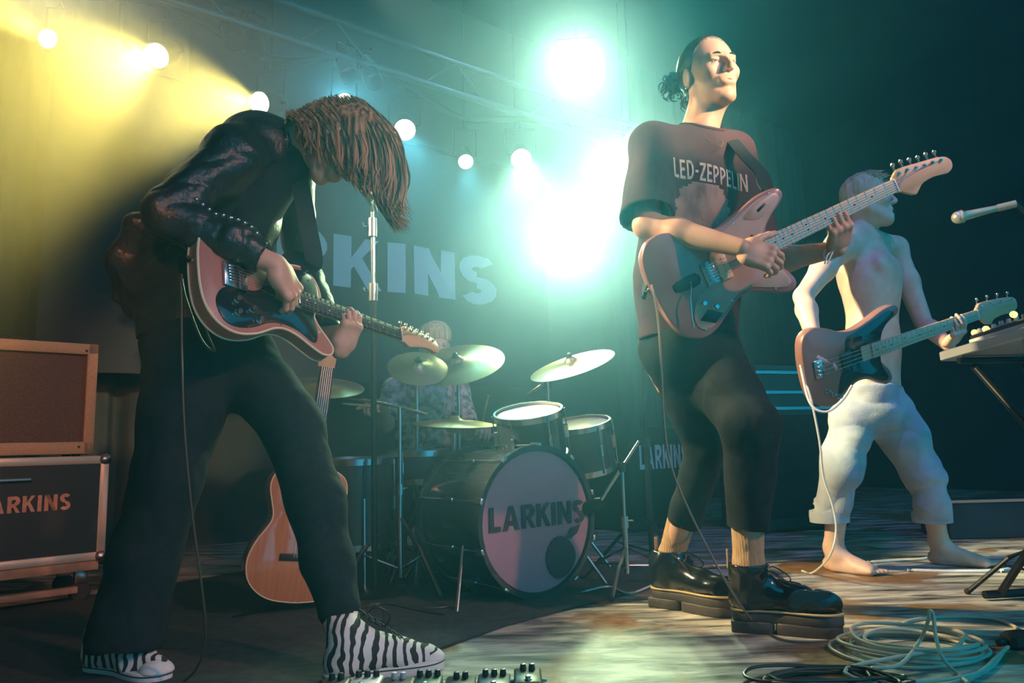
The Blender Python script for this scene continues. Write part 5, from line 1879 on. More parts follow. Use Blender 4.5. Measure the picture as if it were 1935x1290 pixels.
# ------------------------------------------------------------------ combo amplifier on a road case (left)
def amp_stack():
    a = np.array([.73, .68, 0])
    a /= np.linalg.norm(a)
    nrm = np.array([a[1], -a[0], 0])        # face direction
    W, H, D = .62, .455, .26
    tr = P(187, 651, 3.10)
    c = tr - a * W / 2 - nrm * D / 2 - ZUP * H / 2
    M_TWEED = mat('tan_amp_covering', (0.60, 0.38, 0.22), 0.7, col2=(0.50, 0.30, 0.17), scale=150)
    M_GRILL = mat('brown_grille_cloth', (0.10, 0.055, 0.045), 0.9, col2=(0.17, 0.095, 0.07), scale=140, stretch=(1, 1, .08))
    base = np.array([c[0], c[1], tr[2] - H])
    M_ = guitar_frame(base, a, None, nrm)    # local: x width, y up, z out of the face
    r = tag(empty('guitar_amplifier', M=M_), 'tan combo guitar amplifier with brown grille cloth standing on the lettered road case', 'amplifier')
    MB().box((0, H / 2, -.03), (W / 2, H / 2, D / 2 - .012), bev=.012).build('cabinet', M_TWEED, r, True)
    fr = .032
    for nm, cc, hh in (('top_rail', (0, H - .022, D / 2 - .012), (W / 2, .022, .014)), ('bottom_rail', (0, .024, D / 2 - .012), (W / 2, .024, .014)),
                       ('side_rail', (-W / 2 + .019, H / 2, D / 2 - .012), (.019, H / 2, .014)), ('side_rail', (W / 2 - .019, H / 2, D / 2 - .012), (.019, H / 2, .014))):
        MB().box(cc, hh, bev=.004).build(nm, M_TWEED, r, True)
    MB().box((0, H / 2, D / 2 - .030), (W / 2 - .03, H / 2 - .03, .004)).build('grille_cloth', M_GRILL, r, True)
    MB().box((-.12, H - .020, D / 2 + .003), (.045, .009, .002), bev=.001).build('name_plate', M_BRASS, r, True)
    for x, y in ((W / 2 - .045, H - .030), (W / 2 - .055, .028), (-W / 2 + .05, .028)):
        MB().cyl((x, y, D / 2), (x, y, D / 2 + .004), .005, 10).build('screw', M_BLACKMETAL, r, True)
    MB().tube(catmull([(-.12, H, 0), (-.10, H + .022, 0), (.10, H + .022, 0), (.12, H, 0)], 5), .009, 8).build('handle', M_BLACKPLASTIC, r, True)
    for x in (-W / 2 + .05, W / 2 - .05):
        for z in (-.10, .07):
            MB().cyl((x, -.010, z), (x, .001, z), .016, 12).build('rubber_foot', M_RUBBER, r, True)
    # road case
    ctop = base[2] - .010
    W2, D2, z0 = .68, .42, .165
    H2 = ctop - z0
    c2 = np.array([c[0], c[1], z0]) + a * .025 - nrm * .05
    M2 = guitar_frame(c2, a, None, nrm)
    q = tag(empty('road_case', M=M2), 'black road case with silver edges and orange stencilled band name under the amplifier', 'case')
    M_PLY = mat('black_case_laminate', (0.016, 0.018, 0.02), 0.5, bump=.1, bscale=200)
    M_EDGE = mat('aluminium_edging', (0.62, 0.55, 0.46), 0.45, 0.3)
    MB().box((0, H2 / 2, 0), (W2 / 2 - .004, H2 / 2 - .004, D2 / 2 - .004)).build('panels', M_PLY, q, True)
    e = .016
    for y in (e, H2 - e):
        for z in (-1, 1):
            MB().box((0, y, z * (D2 / 2 - e)), (W2 / 2 - .03, e, e), bev=.003).build('edging', M_EDGE, q, True)
        for x in (-1, 1):
            MB().box((x * (W2 / 2 - e), y, 0), (e, e, D2 / 2 - .03), bev=.003).build('edging', M_EDGE, q, True)
    for x in (-1, 1):
        for z in (-1, 1):
            MB().box((x * (W2 / 2 - e), H2 / 2, z * (D2 / 2 - e)), (e, H2 / 2 - .03, e), bev=.003).build('edging', M_EDGE, q, True)
            for y in (0, H2):
                MB().ball((x * (W2 / 2 - .014), y + (.014 if y == 0 else -.014), z * (D2 / 2 - .014)), .027, 14).build('ball_corner', M_STEEL, q, True)
    lt, wd = letters('LARKINS', .062, .15, .22)
    M_STN = mat('orange_stencil_paint', (0.70, 0.36, 0.24), 0.8, col2=(0.55, 0.26, 0.17), scale=50)
    xr = W2 / 2 - .135
    for ch, ps in lt:
        mb = MB()
        for poly in ps:
            mb.plate([(xr - wd + p[0], H2 * .50 + p[1]) for p in poly], D2 / 2 - .003, D2 / 2 - .0015)
        tag(mb.build('letter', M_STN, q, True, smooth=False), kind=None)
    MB().tube([(-.06, H2 * .8, D2 / 2), (-.06, H2 * .8, D2 / 2 + .02), (.06, H2 * .8, D2 / 2 + .02), (.06, H2 * .8, D2 / 2)], .006, 6).build('handle', M_STEEL, q, True)
    # wheeled base board
    M3 = guitar_frame(np.array([c2[0], c2[1], 0]), a, None, nrm)
    d = tag(empty('wheeled_board', M=M3), 'low wheeled plywood board carrying the road case', 'dolly')
    M_DOL = mat('bare_plywood_edge', (0.40, 0.26, 0.18), 0.8, col2=(0.30, 0.19, 0.13), scale=20)
    MB().box((0, .145, 0), (W2 / 2 - .02, .019, D2 / 2 - .01), bev=.002).build('board', M_DOL, d, True)
    MB().box((0, .055, D2 / 2 - .03), (W2 / 2 - .09, .012, .02), bev=.002).build('cross_rail', M_DOL, d, True)
    for x in (-1, 1):
        for z in (-1, 1):
            w = MB().lathe((x * .27, .04, z * .14 - .012), (0, 0, 1), [(0, 0), (.034, 0), (.040, .006), (.040, .020), (.034, .026), (0, .026)], 20).build('castor_wheel', M_RUBBER, d, True)
            MB().box((x * .27, .10, z * .14), (.022, .028, .020), bev=.003).build('castor_fork', M_STEEL, w, True)


amp_stack()


# ------------------------------------------------------------------ drum kit
M_DRUM = mat('dark_drum_wrap', (0.035, 0.045, 0.055), 0.25, coat=0.6)
M_HEADSKIN = mat('frosted_drum_head', (0.62, 0.60, 0.58), 0.6)
M_KICKHEAD = mat('mauve_kick_head', (0.46, 0.25, 0.33), 0.55, col2=(0.38, 0.20, 0.28), scale=3)
M_DARKPRINT = mat('dark_head_print', (0.035, 0.04, 0.06), 0.6)


def drum(name, label, c, ax, R, H, lugs=8, head=M_HEADSKIN, wrap=M_DRUM, cat='drum', root=None):
    """c: centre of the playing/front head, the shell runs against ax"""
    ax = unit(ax)
    c = np.asarray(c, float)
    A, B = frame(ax)
    r = tag(empty(name, (c[0], c[1], 0)), label, cat)
    o = c - ax * H
    MB().lathe(o, ax, [(R * .96, .01), (R * .97, .01), (R * .97, H - .01), (R * .96, H - .01)], 40).build('shell', wrap, r)
    MB().lathe(o, ax, [(R * .93, H - .004), (R * .5, H), (0, H)], 40).build('drum_head', head, r)
    MB().lathe(o, ax, [(0, 0), (R * .5, 0), (R * .93, .004)], 40).build('rear_head', head, r)
    for h0, h1 in ((-.008, .018), (H - .018, H + .008)):
        MB().lathe(o, ax, [(R * .955, h0), (R * 1.02, h0), (R * 1.02, h1), (R * .955, h1), (R * .955, h0)], 40).build('hoop', M_CHROME if R < .25 else M_DRUM, r)
    for i in range(lugs):
        w = 2 * math.pi * (i + .5) / lugs
        d = A * math.cos(w) + B * math.sin(w)
        t = np.cross(ax, d)
        MB().box(o + d * (R * .97 + .008) + ax * H / 2, (.010, .008, min(.03, H * .2)), d, t, ax, .003).build('lug', M_CHROME, r)
        MB().cyl(o + d * (R * .97 + .012), o + d * (R * .97 + .012) + ax * H, .0032, 6).build('tension_rod', M_CHROME, r)
    return r, o, A, B


kc = P(1018, 985, 2.92)
kc = np.array([kc[0], kc[1], .292])
kick, ko, kA, kB = drum('bass_drum', 'big bass drum with mauve front head lettered with the band name', kc, N, .285, .42, 10, M_KICKHEAD)
lt, wd = letters('LARKINS', 1, .12, .20)
_l, _r = P(926, 1003, 2.86), None
ux, uy = U, ZUP
k0 = kc + N * .003


def on_kick(px, py):
    d = _fw + _rt * (px - PW / 2) / FPX - _up * (py - PH / 2) / FPX
    p = CAM + d * (((k0 - CAM) @ N) / (d @ N))
    return np.array([(p - k0) @ ux, (p - k0) @ uy])


q0, q1 = on_kick(925, 1006), on_kick(1104, 996)
sz = (q1[0] - q0[0]) / wd
hh = .088
for ch, ps in lt:
    mb = MB()
    for poly in ps:
        pts = []
        for p in poly:
            pts.append((q0[0] + p[0] * sz, q0[1] + p[1] * hh))
        mb.plate(pts, 0, .0008, 0, k0 + N * .002, ux, uy, N)
    mb.build('letter', M_DARKPRINT, kick, smooth=False)
pc = on_kick(1060, 1052)
fruit = [(pc[0] + .072 * math.cos(w) * (1 + .06 * math.cos(2 * w)), pc[1] + .080 * math.sin(w) * (1 - .08 * math.cos(w))) for w in np.linspace(0, 2 * math.pi, 32)[:-1]]
MB().plate(fruit, 0, .0008, 0, k0 + N * .002, ux, uy, N).build('round_print', M_DARKPRINT, kick, smooth=False)
MB().plate([(pc[0] + .03, pc[1] + .07), (pc[0] + .055, pc[1] + .105), (pc[0] + .11, pc[1] + .12), (pc[0] + .09, pc[1] + .085), (pc[0] + .05, pc[1] + .065)], 0, .0008, 0, k0 + N * .002, ux, uy, N).build('leaf_print', M_DARKPRINT, kick, smooth=False)
for i in range(10):
    w = 2 * math.pi * (i + .5) / 10
    d = kA * math.cos(w) + kB * math.sin(w)
    MB().box(kc + d * .292 - N * .004, (.006, .012, .022), d, np.cross(N, d), N, .002).build('claw', M_CHROME, kick)
for sg in (-1, 1):
    a_ = kc - N * .12 + U * sg * .27 + ZUP * -.08
    MB().cyl(a_, np.array([a_[0] + U[0] * sg * .10 + N[0] * .10, a_[1] + U[1] * sg * .10 + N[1] * .10, .004]), .008, 10).build('spur', M_CHROME, kick)


def tripod(root, foot, top_z, spread=.30, r=.011, m=M_CHROME, z_hub=.30, rot=.4, joint=True):
    f = np.array([foot[0], foot[1], 0.0])
    MB().cyl(f + ZUP * .06, f + ZUP * (top_z * .55), r * 1.25, 12).build('lower_tube', m, root)
    MB().cyl(f + ZUP * (top_z * .55), f + ZUP * top_z, r * .85, 12).build('upper_tube', m, root)
    if joint:
        j = MB().cyl(f + ZUP * (top_z * .55 - .025), f + ZUP * (top_z * .55 + .02), r * 1.9, 12).build('clutch', M_BLACKPLASTIC if m is not M_CHROME else M_CHROME, root)
        MB().cyl(f + ZUP * (top_z * .55) + np.array([r, 0, 0]), f + ZUP * (top_z * .55) + np.array([.035, -.01, 0]), .005, 8).build('wing_nut', m, j)
    for i in range(3):
        w = rot + i * 2.094
        e = f + np.array([math.cos(w), math.sin(w), 0]) * spread + ZUP * .008
        l = MB().tube([f + ZUP * z_hub, f + (e - f) * .5 + ZUP * z_hub * .62, e], r * .75, 8).build('leg', m, root)
        MB().ball(e + ZUP * .003, .012, 10).build('rubber_foot', M_RUBBER, l)
        MB().cyl(f + ZUP * .09, f + (e - f) * .55 + ZUP * z_hub * .50, r * .5, 6).build('brace', m, root)


def cymbal_disc(c, nrm, R, root, bell=.16):
    MB().lathe(c, nrm, [(.007, .030), (R * .10, .028), (R * bell, .014), (R * (bell + .03), .010), (R * .6, .004), (R, -.010), (R, -.0115), (R * .6, .002), (R * (bell + .03), .008), (R * bell, .012), (R * .10, .026), (.007, .028)], 56).build('cymbal', M_BRASS, root)
    MB().lathe(np.asarray(c) + unit(nrm) * .028, nrm, [(0, .022), (.006, .022), (.012, .016), (.012, .006), (.018, .004), (.018, 0), (0, 0)], 14).build('felt_nut', M_BLACKPLASTIC, root)


def cymbal(label, c, nrm, R, foot, boom=None, rot=.4, group=None):
    c = np.asarray(c, float)
    root = tag(empty('cymbal_stand', (foot[0], foot[1], 0)), label, 'cymbal')
    cymbal_disc(c, nrm, R, root)
    if boom:
        tripod(root, foot, boom, .27, rot=rot)
        f = np.array([foot[0], foot[1], boom])
        MB().cyl(f, c - unit(nrm) * .03, .008, 10).build('boom_arm', M_CHROME, root)
        MB().cyl(f - unit(c - f) * .12, f, .008, 10).build('boom_tail', M_CHROME, root)
    else:
        tripod(root, (c[0], c[1]), c[2] - .03, .27, rot=rot)
    MB().cyl(c - unit(nrm) * .05, c + unit(nrm) * .03, .006, 8).build('tilter', M_CHROME, root)


c1 = P(862, 684, 3.55)
cymbal('large pale crash cymbal under the right side of the drummer\'s face', c1, (-.10, -.50, .86), .235, c1 + np.array([.0, .12, 0]), 1.0, .9)
c2 = P(790, 692, 3.42)
cymbal('tilted ride cymbal nearest the guitar headstock, in front of the drummer\'s shoulder', c2, (.16, -.62, .77), .140, c2 + np.array([-.02, .10, 0]), .92, .2)
c3 = P(1080, 686, 3.45)
cymbal('crash cymbal glowing in the light right of the rack tom', c3, (-.28, -.30, .91), .205, P(1045, 1060, 3.5), .88, .1)
c4 = P(608, 727, 3.15)
cymbal('dark cymbal on a boom stand half hidden behind the stooping person', c4, (.12, -.30, .95), .18, G(757, 1118), P(743, 765, 2.98)[2], 1.3)
# hi-hat
hh_c = P(858, 797, 3.30)
hr_ = tag(empty('hi_hat', (hh_c[0], hh_c[1], 0)), 'pair of hi-hat cymbals seen edge-on in front of the patterned shirt', 'cymbal')
cymbal_disc(hh_c, (.05, -.10, .99), .195, hr_)
MB().lathe(hh_c - ZUP * .02, (.05, -.10, .99), [(.007, -.028), (.03, -.026), (.04, -.01), (.12, -.003), (.195, .008), (.12, -.005), (.04, -.012), (.007, -.03)], 48).build('bottom_cymbal', M_BRASS, hr_)
MB().cyl(hh_c - ZUP * .03, hh_c + ZUP * .16, .004, 8).build('pull_rod', M_CHROME, hr_)
tripod(hr_, hh_c[:2], hh_c[2] - .05, .24, rot=.8)
# toms, snare
t1 = P(998, 778, 3.12)
rt, ro, _a, _b = drum('rack_tom', 'rack tom tilted above the bass drum', t1, (-.10, -.28, .95), .145, .20, 6)
MB().tube([ro + np.array([-.0, .02, .10]) + np.array([-.12, .08, 0]), ro + np.array([-.16, .10, -.02]), kc - N * .20 + ZUP * .28], .011, 10).build('tom_arm', M_CHROME, rt)
t2 = P(1092, 800, 3.55)
rt2, ro2, _a, _b = drum('second_tom', 'tom beyond the rack tom, washed out by the light', t2, (-.12, -.22, .96), .155, .22, 6)
MB().tube([ro2 + np.array([.0, .16, .05]), ro2 + np.array([0, .17, -.2]), ro2 * np.array([1, 1, 0]) + np.array([.02, .17, .02])], .012, 10).build('tom_stand', M_CHROME, rt2)
sn = P(800, 852, 3.42)
sr, so, _a, _b = drum('snare_drum', 'snare drum seen edge-on over the bass drum shell', sn, (0, -.03, 1), .178, .13, 8)
for i in range(3):
    w = .5 + i * 2.094
    b0 = so - ZUP * .02
    MB().tube([b0 + np.array([math.cos(w), math.sin(w), 0]) * .17 + ZUP * .03, b0 - ZUP * .06, so * np.array([1, 1, 0]) + np.array([math.cos(w), math.sin(w), 0]) * .24 + ZUP * .01], .009, 8).build('stand_leg', M_CHROME, sr)
ft = P(672, 868, 3.30)
fr_, fo, _a, _b = drum('floor_tom', 'dark floor tom at the left of the kit behind the mic stand', ft, (0, -.03, 1), .19, .36, 8)
for i in range(3):
    w = .9 + i * 2.094
    d = np.array([math.cos(w), math.sin(w), 0])
    MB().cyl(fo + d * .205 + ZUP * .2, np.array([fo[0], fo[1], 0]) + d * .215 + ZUP * .008, .007, 8).build('leg', M_CHROME, fr_)
# kick pedal
pd = kc - N * .50
pd = np.array([pd[0], pd[1], 0])
pr_ = tag(empty('kick_pedal', pd), 'chrome bass drum pedal behind the bass drum', 'pedal')
MB().box(pd + ZUP * .02 - N * .08, (.04, .13, .006), U, N, ZUP, .002).build('footboard', M_STEEL, pr_)
MB().tube([pd + U * .05 + ZUP * .01, pd + U * .05 + ZUP * .2, pd - U * .05 + ZUP * .2, pd - U * .05 + ZUP * .01], .008, 8).build('yoke', M_CHROME, pr_)
MB().tube([pd + ZUP * .2, pd + N * .05 + ZUP * .34], .004, 6).build('beater_rod', M_CHROME, pr_)
MB().ball(pd + N * .05 + ZUP * .345, .025, 12).build('beater', M_WHITECLOTH, pr_)


# drum rug
M_RUG = mat('dark_drum_rug', (0.028, 0.032, 0.038), 0.95, col2=(0.05, 0.052, 0.058), scale=30, bump=.4, bscale=200)
ca, cb = G(836, 1224), G(1236, 1100)
dr = unit((cb - ca) * np.array([1, 1, 0]))
ot = np.array([-dr[1], dr[0], 0])
rc = ca - dr * .9
MB().plate(spline2([(0, 0), (1.2, .012), (2.35, 0), (2.37, .9), (2.35, 1.75), (1.1, 1.77), (-.02, 1.75), (0, .9)], 4), .001, .010, .002, rc, dr, ot, ZUP).build('rug', M_RUG)
tag(bpy.data.objects['rug'], 'dark rug under the whole drum kit', 'rug')


# ------------------------------------------------------------------ mic stands
def vocal_mic(root_label, tip, d, parent=None, m=M_BLACKMETAL, ball=M_STEEL, k=1.0):
    tip, d = np.asarray(tip, float), unit(d)
    r = tag(empty('microphone', tip), root_label, 'microphone')
    MB().ball(tip + d * .025 * k, .026 * k, 18).build('grille', ball, r)
    MB().lathe(tip, d, [(.024 * k, .034 * k), (.027 * k, .036 * k), (.027 * k, .042 * k), (.020 * k, .050 * k), (.017 * k, .09 * k), (.012 * k, .175 * k), (.010 * k, .180 * k), (0, .181 * k)], 20).build('handle', m, r)
    return r


# tall straight stand behind the stooping person
f = G(708, 1126)
r = tag(empty('mic_stand', (f[0], f[1], 0)), 'tall black microphone stand right of the stooping person', 'stand')
tz = P(704, 440, f[1])[2]
ptop = P(704, 400, f[1])
pm = P(705, 560, f[1])
MB().cyl((f[0], f[1], .03), pm, .0125, 12).build('lower_tube', M_BLACKMETAL, r)
MB().cyl(pm, ptop, .009, 12).build('upper_tube', M_CHROME, r)
cl_ = MB().cyl(pm - ZUP * .02, pm + ZUP * .055, .019, 14).build('clutch', M_STEEL, r)
cl2 = MB().cyl(ptop - ZUP * .11, ptop - ZUP * .03, .018, 14).build('boom_joint', M_STEEL, r)
MB().tube([pm + ZUP * .02, pm + np.array([-.035, -.01, .02]), pm + np.array([-.04, -.01, .035])], .007, 8).build('wing_nut', M_BLACKPLASTIC, cl_)
MB().tube([ptop - ZUP * .07, ptop + np.array([-.035, -.01, -.07]), ptop + np.array([-.04, -.01, -.05])], .007, 8).build('wing_nut', M_BLACKPLASTIC, cl2)
MB().lathe((f[0], f[1], 0), (0, 0, 1), [(.13, 0), (.13, .010), (.12, .018), (.02, .030), (.0, .032)], 32).build('round_base', M_BLACKMETAL, r)
MB().tube([ptop, ptop + np.array([.0, -.02, .05])], .010, 8).build('mic_clip', M_BLACKPLASTIC, r)
vocal_mic('silver-topped microphone on the tall stand behind the hanging hair', ptop + np.array([-.02, -.10, .10]), (.12, .85, -.45))

# short boom stand at the bass drum
f = G(1186, 1112)
r = tag(empty('mic_stand', (f[0], f[1], 0)), 'short boom stand with a bright arm between bass drum and platform boots', 'stand')
a0, a1 = P(1207, 833, f[1]), P(1131, 952, f[1] - .02)
j = a0 + (a1 - a0) * .42
tripod(r, f[:2], j[2], .26, .009, M_CHROME, .16, .15)
MB().cyl(a0, a1, .0065, 10).build('boom_arm', M_CHROME, r)
MB().cyl(j - ZUP * .02, j + ZUP * .02, .016, 12).build('boom_joint', M_BLACKPLASTIC, r)
rm = tag(empty('microphone', a1), 'stubby black bass drum microphone at the end of the short boom', 'microphone')
MB().lathe(a1, unit(np.array([-.5, .2, -.2])), [(0, -.02), (.022, -.018), (.028, 0), (.030, .05), (.024, .07), (0, .075)], 18).build('body', M_BLACKMETAL, rm)
# tall stand glimpsed through the light
f = P(1232, 1040, 3.45)
r = tag(empty('mic_stand', (f[0], f[1], 0)), 'tall dark stand in the haze just left of the standing person\'s legs', 'stand')
tp = P(1205, 640, 3.45)
tripod(r, f[:2], tp[2], .28, .011, M_BLACKMETAL, .25, .7)

# vocal microphone at the far right
tip = P(1809, 411, 2.75)
dd = unit(P(1885, 393, 2.70) - tip)
vocal_mic('pale vocal microphone pointing left against the dark at the right', tip - dd * .02, dd, m=mat('champagne_mic_body', (0.62, 0.56, 0.36), 0.4, 0.3), ball=mat('pale_mic_grille', (0.72, 0.70, 0.55), 0.4, 0.4), k=.92)
f = P(1990, 1000, 2.62)
r = tag(empty('mic_stand', (f[0], f[1], 0)), 'boom microphone stand mostly out of frame at the right, holding the pale microphone', 'stand')
e = tip + dd * .165
MB().cyl(e - dd * .03, e + dd * .03, .014, 12).build('mic_clip', mat('tan_clip', (0.60, 0.50, 0.32), 0.5), r)
jn = P(2010, 470, 2.62)
MB().cyl(e + dd * .03, jn, .0075, 8).build('boom_arm', M_BLACKMETAL, r)
MB().cyl((f[0], f[1], .05), jn, .011, 10).build('upright', M_BLACKMETAL, r)
tripod(r, f[:2], .5, .28, .011, M_BLACKMETAL, .22, .3, False)


# ------------------------------------------------------------------ keyboard table at the right edge
def keys():
    A = P(1774, 668, 2.80)
    Bp = P(1960, 613, 2.34)
    L = unit((Bp - A) * np.array([1, 1, 1]))
    Wd = unit(np.cross(L, ZUP))
    if Wd[0] < 0:
        Wd = -Wd
    Up = np.cross(L, Wd)
    if Up[2] < 0:
        Up = -Up
    M_ALU = mat('brushed_silver_panel', (0.60, 0.62, 0.64), 0.35, 0.5)
    r = tag(empty('keyboard_stand', (A[0], A[1], 0)), 'crossed-leg keyboard stand carrying the silver tray at the right edge', 'stand')
    base = A - ZUP * .05
    for off in (.06, .26):
        p = lambda a, z: np.array([(A + L * a + Wd * off)[0], (A + L * a + Wd * off)[1], z])
        MB().cyl(p(.10, A[2] - .06), p(.85, .02), .013, 12).build('crossed_leg', M_BLACKMETAL, r)
        MB().cyl(p(.85, A[2] - .02), p(.10, .02), .013, 12).build('crossed_leg', M_BLACKMETAL, r)
    for a in (.10, .85):
        q = A + L * a
        MB().cyl(np.array([q[0], q[1], .02]), np.array([(q + Wd * .32)[0], (q + Wd * .32)[1], .02]), .014, 10).build('foot_bar', M_BLACKMETAL, r)
        MB().cyl(q - ZUP * .045, q + Wd * .32 - ZUP * .045, .012, 10).build('top_bar', M_BLACKMETAL, r)
    q = A + L * .47 + Wd * .16
    MB().cyl(np.array([q[0], q[1], .42]) - Wd * .12, np.array([q[0], q[1], .42]) + Wd * .12, .016, 12).build('pivot_bolt', M_CHROME, r)
    t = tag(empty('silver_tray', A), 'long silver tray with bright front edge under the knobbed controller', 'tray')
    MB().box(A + L * .47 + Wd * .15 - ZUP * .012, (.47, .15, .018), L, Wd, Up, .004).build('tray', M_ALU, t)
    for a in (.10, .40):
        MB().ball(A + L * a + Wd * .01 - ZUP * .040, .010, 10).build('rubber_foot', M_STEEL, t)
    k = tag(empty('controller', A + ZUP * .03), 'dark controller box covered in small knobs on the silver tray', 'synthesizer')
    c = A + L * .53 + Wd * .16 + ZUP * .024
    MB().box(c, (.40, .13, .017), L, Wd, Up, .004).build('casing', M_BLACKPLASTIC, k)
    MB().box(A + L * .53 + Wd * .028 + ZUP * .018, (.40, .002, .006), L, Wd, Up, .001).build('front_strip', M_WHITECLOTH, k)
    rg = random.Random(4)
    M_KN = mat('greyish_knob', (0.36, 0.36, 0.40), 0.5)
    M_KY = emis('lit_knob_ring', (1.0, 0.85, 0.25), 2.2)
    for i in range(22):
        for jx in range(2):
            q = A + L * (.16 + i * .034) + Wd * (.05 + jx * .05) + ZUP * .041 + ZUP * rg.uniform(-.001, .002)
            MB().lathe(q, Up, [(.011, 0), (.011, .004), (.008, .007), (.0075, .018), (0, .019)], 12).build('knob', M_KN, k)
    for a in (.145, .20, .33):
        q = A + L * a + Wd * .04 + ZUP * (.046 if a < .3 else .066)
        MB().lathe(q, (-.3, -.9, .3), [(.012, 0), (.012, .004), (.007, .004), (.007, 0)], 16).build('lit_ring', M_KY, k)


keys()

# ------------------------------------------------------------------ cabinets behind the bassist
c = P(1470, 800, 5.0)
r = tag(empty('bass_cabinet', (c[0], c[1], 0)), 'dark speaker cabinet with pale metal strips in the haze left of the bassist', 'amplifier')
top = P(1470, 690, 5.0)[2]
a_ = unit(np.array([.94, .34, 0]))
n_ = np.array([a_[1], -a_[0], 0])
MB().box((c[0], c[1], top * .5), (.34, .22, top * .5 - .01), a_, n_, ZUP, .015).build('cabinet', M_BLACKPLASTIC, r)
for py in (705, 742, 772):
    z = P(1470, py, 4.8)[2]
    MB().box(np.array([c[0], c[1], z]) + n_ * .225, (.33, .006, .012), a_, n_, ZUP, .003).build('metal_strip', M_STEEL, r)
MB().box(np.array([c[0], c[1], top * .38]) + n_ * .222, (.31, .006, top * .30), a_, n_, ZUP, .003).build('grille', M_BLACKCLOTH, r)
c = P(1215, 905, 5.3)
r = tag(empty('small_case', (c[0], c[1], 0)), 'small dark case with white painted letters behind the tall dark mic stand', 'case')
MB().box((c[0], c[1], .34), (.34, .2, .34), U, N, ZUP, .01).build('box', M_BLACKPLASTIC, r)
lt, wd = letters('LARKINS', .16, .14, .2)
for ch, ps in lt:
    mb = MB()
    for poly in ps:
        mb.plate([(p[0] * .62 - wd * .31, p[1]) for p in poly], 0, .001, 0, np.array([c[0], c[1], .40]) + N * .201, U, ZUP, N)
    mb.build('letter', M_WHITECLOTH, r, smooth=False)
# low batten on the floor at the right
b0, b1 = P(1795, 988, 4.4), P(1960, 984, 4.4)
MB().box((b0 + b1) / 2 * np.array([1, 1, 0]) + ZUP * .10, (.34, .16, .10), unit((b1 - b0) * np.array([1, 1, 0])), (0, 1, 0), ZUP, .005).build('low_riser', M_BLACKWALL)
tag(bpy.data.objects['low_riser'], 'low black riser on the floor behind the keyboard stand', 'riser')
tb = MB().box((b0 + b1) / 2 * np.array([1, 1, 0]) + ZUP * .205 - np.array([0, .16, 0]), (.34, .008, .008), unit((b1 - b0) * np.array([1, 1, 0])), (0, 1, 0), ZUP, .002).build('edge_strip', mat('orange_edge', (0.6, 0.34, 0.2), 0.6), bpy.data.objects['low_riser'])


# ------------------------------------------------------------------ pedalboard along the bottom edge
def pedals():
    Y0 = 1.80
    a, b = P(615, 1290, Y0), P(1030, 1275, Y0)
    xa, xb = a[0], b[0]
    M_PALE = mat('pale_metal_board', (0.55, 0.50, 0.54), 0.5, 0.2)
    r = tag(empty('pedalboard', ((xa + xb) / 2, Y0, 0)), 'pale metal pedalboard at the bottom edge before the zebra shoe', 'pedalboard')
    for dy in (0, .075, .15):
        MB().box(((xa + xb) / 2 - .01, Y0 - .02 - dy, .030), ((xb - xa) / 2 + .01, .016, .006), bev=.002).build('rail', M_PALE, r)
    for x in (xa, xb):
        MB().box((x, Y0 - .095, .018), (.006, .115, .018), bev=.002).build('end_plate', M_PALE, r)
    rg = random.Random(9)
    cols = [('black', (0.02, 0.02, 0.022)), ('pale grey', (0.55, 0.5, 0.54)), ('black', (0.015, 0.02, 0.025)), ('dark green', (0.02, 0.05, 0.045)), ('black', (0.02, 0.02, 0.025)), ('dark blue', (0.02, 0.03, 0.06)), ('black', (0.015, 0.018, 0.02))]
    words = ['first from the left end', 'second from the left, beneath the shoe', 'third from the left', 'in the middle of the row', 'just right of the middle', 'second from the right end', 'at the right end, tallest']
    pos = [.06, .20, .34, .475, .62, .77, .92]
    for i, (cn, cc) in enumerate(cols):
        x = xa + (xb - xa) * pos[i]
        w, d, h = .031 + (i % 3) * .003, .055, (.026, .030, .024, .028, .022, .026, .036)[i]
        zb = .038
        p = tag(empty('effects_pedal', (x, Y0 - .06, zb)), cn + ' effects pedal on the board, ' + words[i], 'pedal')
        m = mat('pedal_' + cn.replace(' ', '_') + str(i % 2), cc, 0.4, 0.2)
        MB().box((x, Y0 - .06, zb + h / 2), (w, d, h / 2), bev=.004).build('housing', m, p)
        for k in range(3 if i % 2 else 2):
            kx = x + (k - (1 if i % 2 else .5)) * .020
            MB().lathe((kx, Y0 - .022, zb + h - .001), (0, 0, 1), [(.0075, 0), (.0075, .006), (.006, .014), (0, .015)], 14).build('knob', M_BLACKPLASTIC if i != 2 else M_PALE, p)
        MB().lathe((x, Y0 - .095, zb + h - .001), (0, 0, 1), [(.009, 0), (.009, .003), (.006, .003), (.006, .010), (0, .011)], 14).build('foot_switch', M_CHROME, p)
        for q in (-1, 1):
            MB().cyl((x + q * w, Y0 - .045, zb + h * .5), (x + q * (w + .012), Y0 - .045, zb + h * .5), .005, 8).build('jack_plug', M_CHROME, p)


pedals()


# ------------------------------------------------------------------ cables
M_CABLE = mat('pale_cable', (0.52, 0.46, 0.36), 0.5)
M_CABLED = mat('dark_cable', (0.06, 0.045, 0.03), 0.4)
M_CABLEW = mat('white_cable', (0.75, 0.75, 0.70), 0.5)


def cable(label, pts, r=.0035, m=M_CABLED, n=8, group=None):
    return tag(MB().tube(catmull(pts, n), r, 8).build('cable', m), label, 'cable', group)


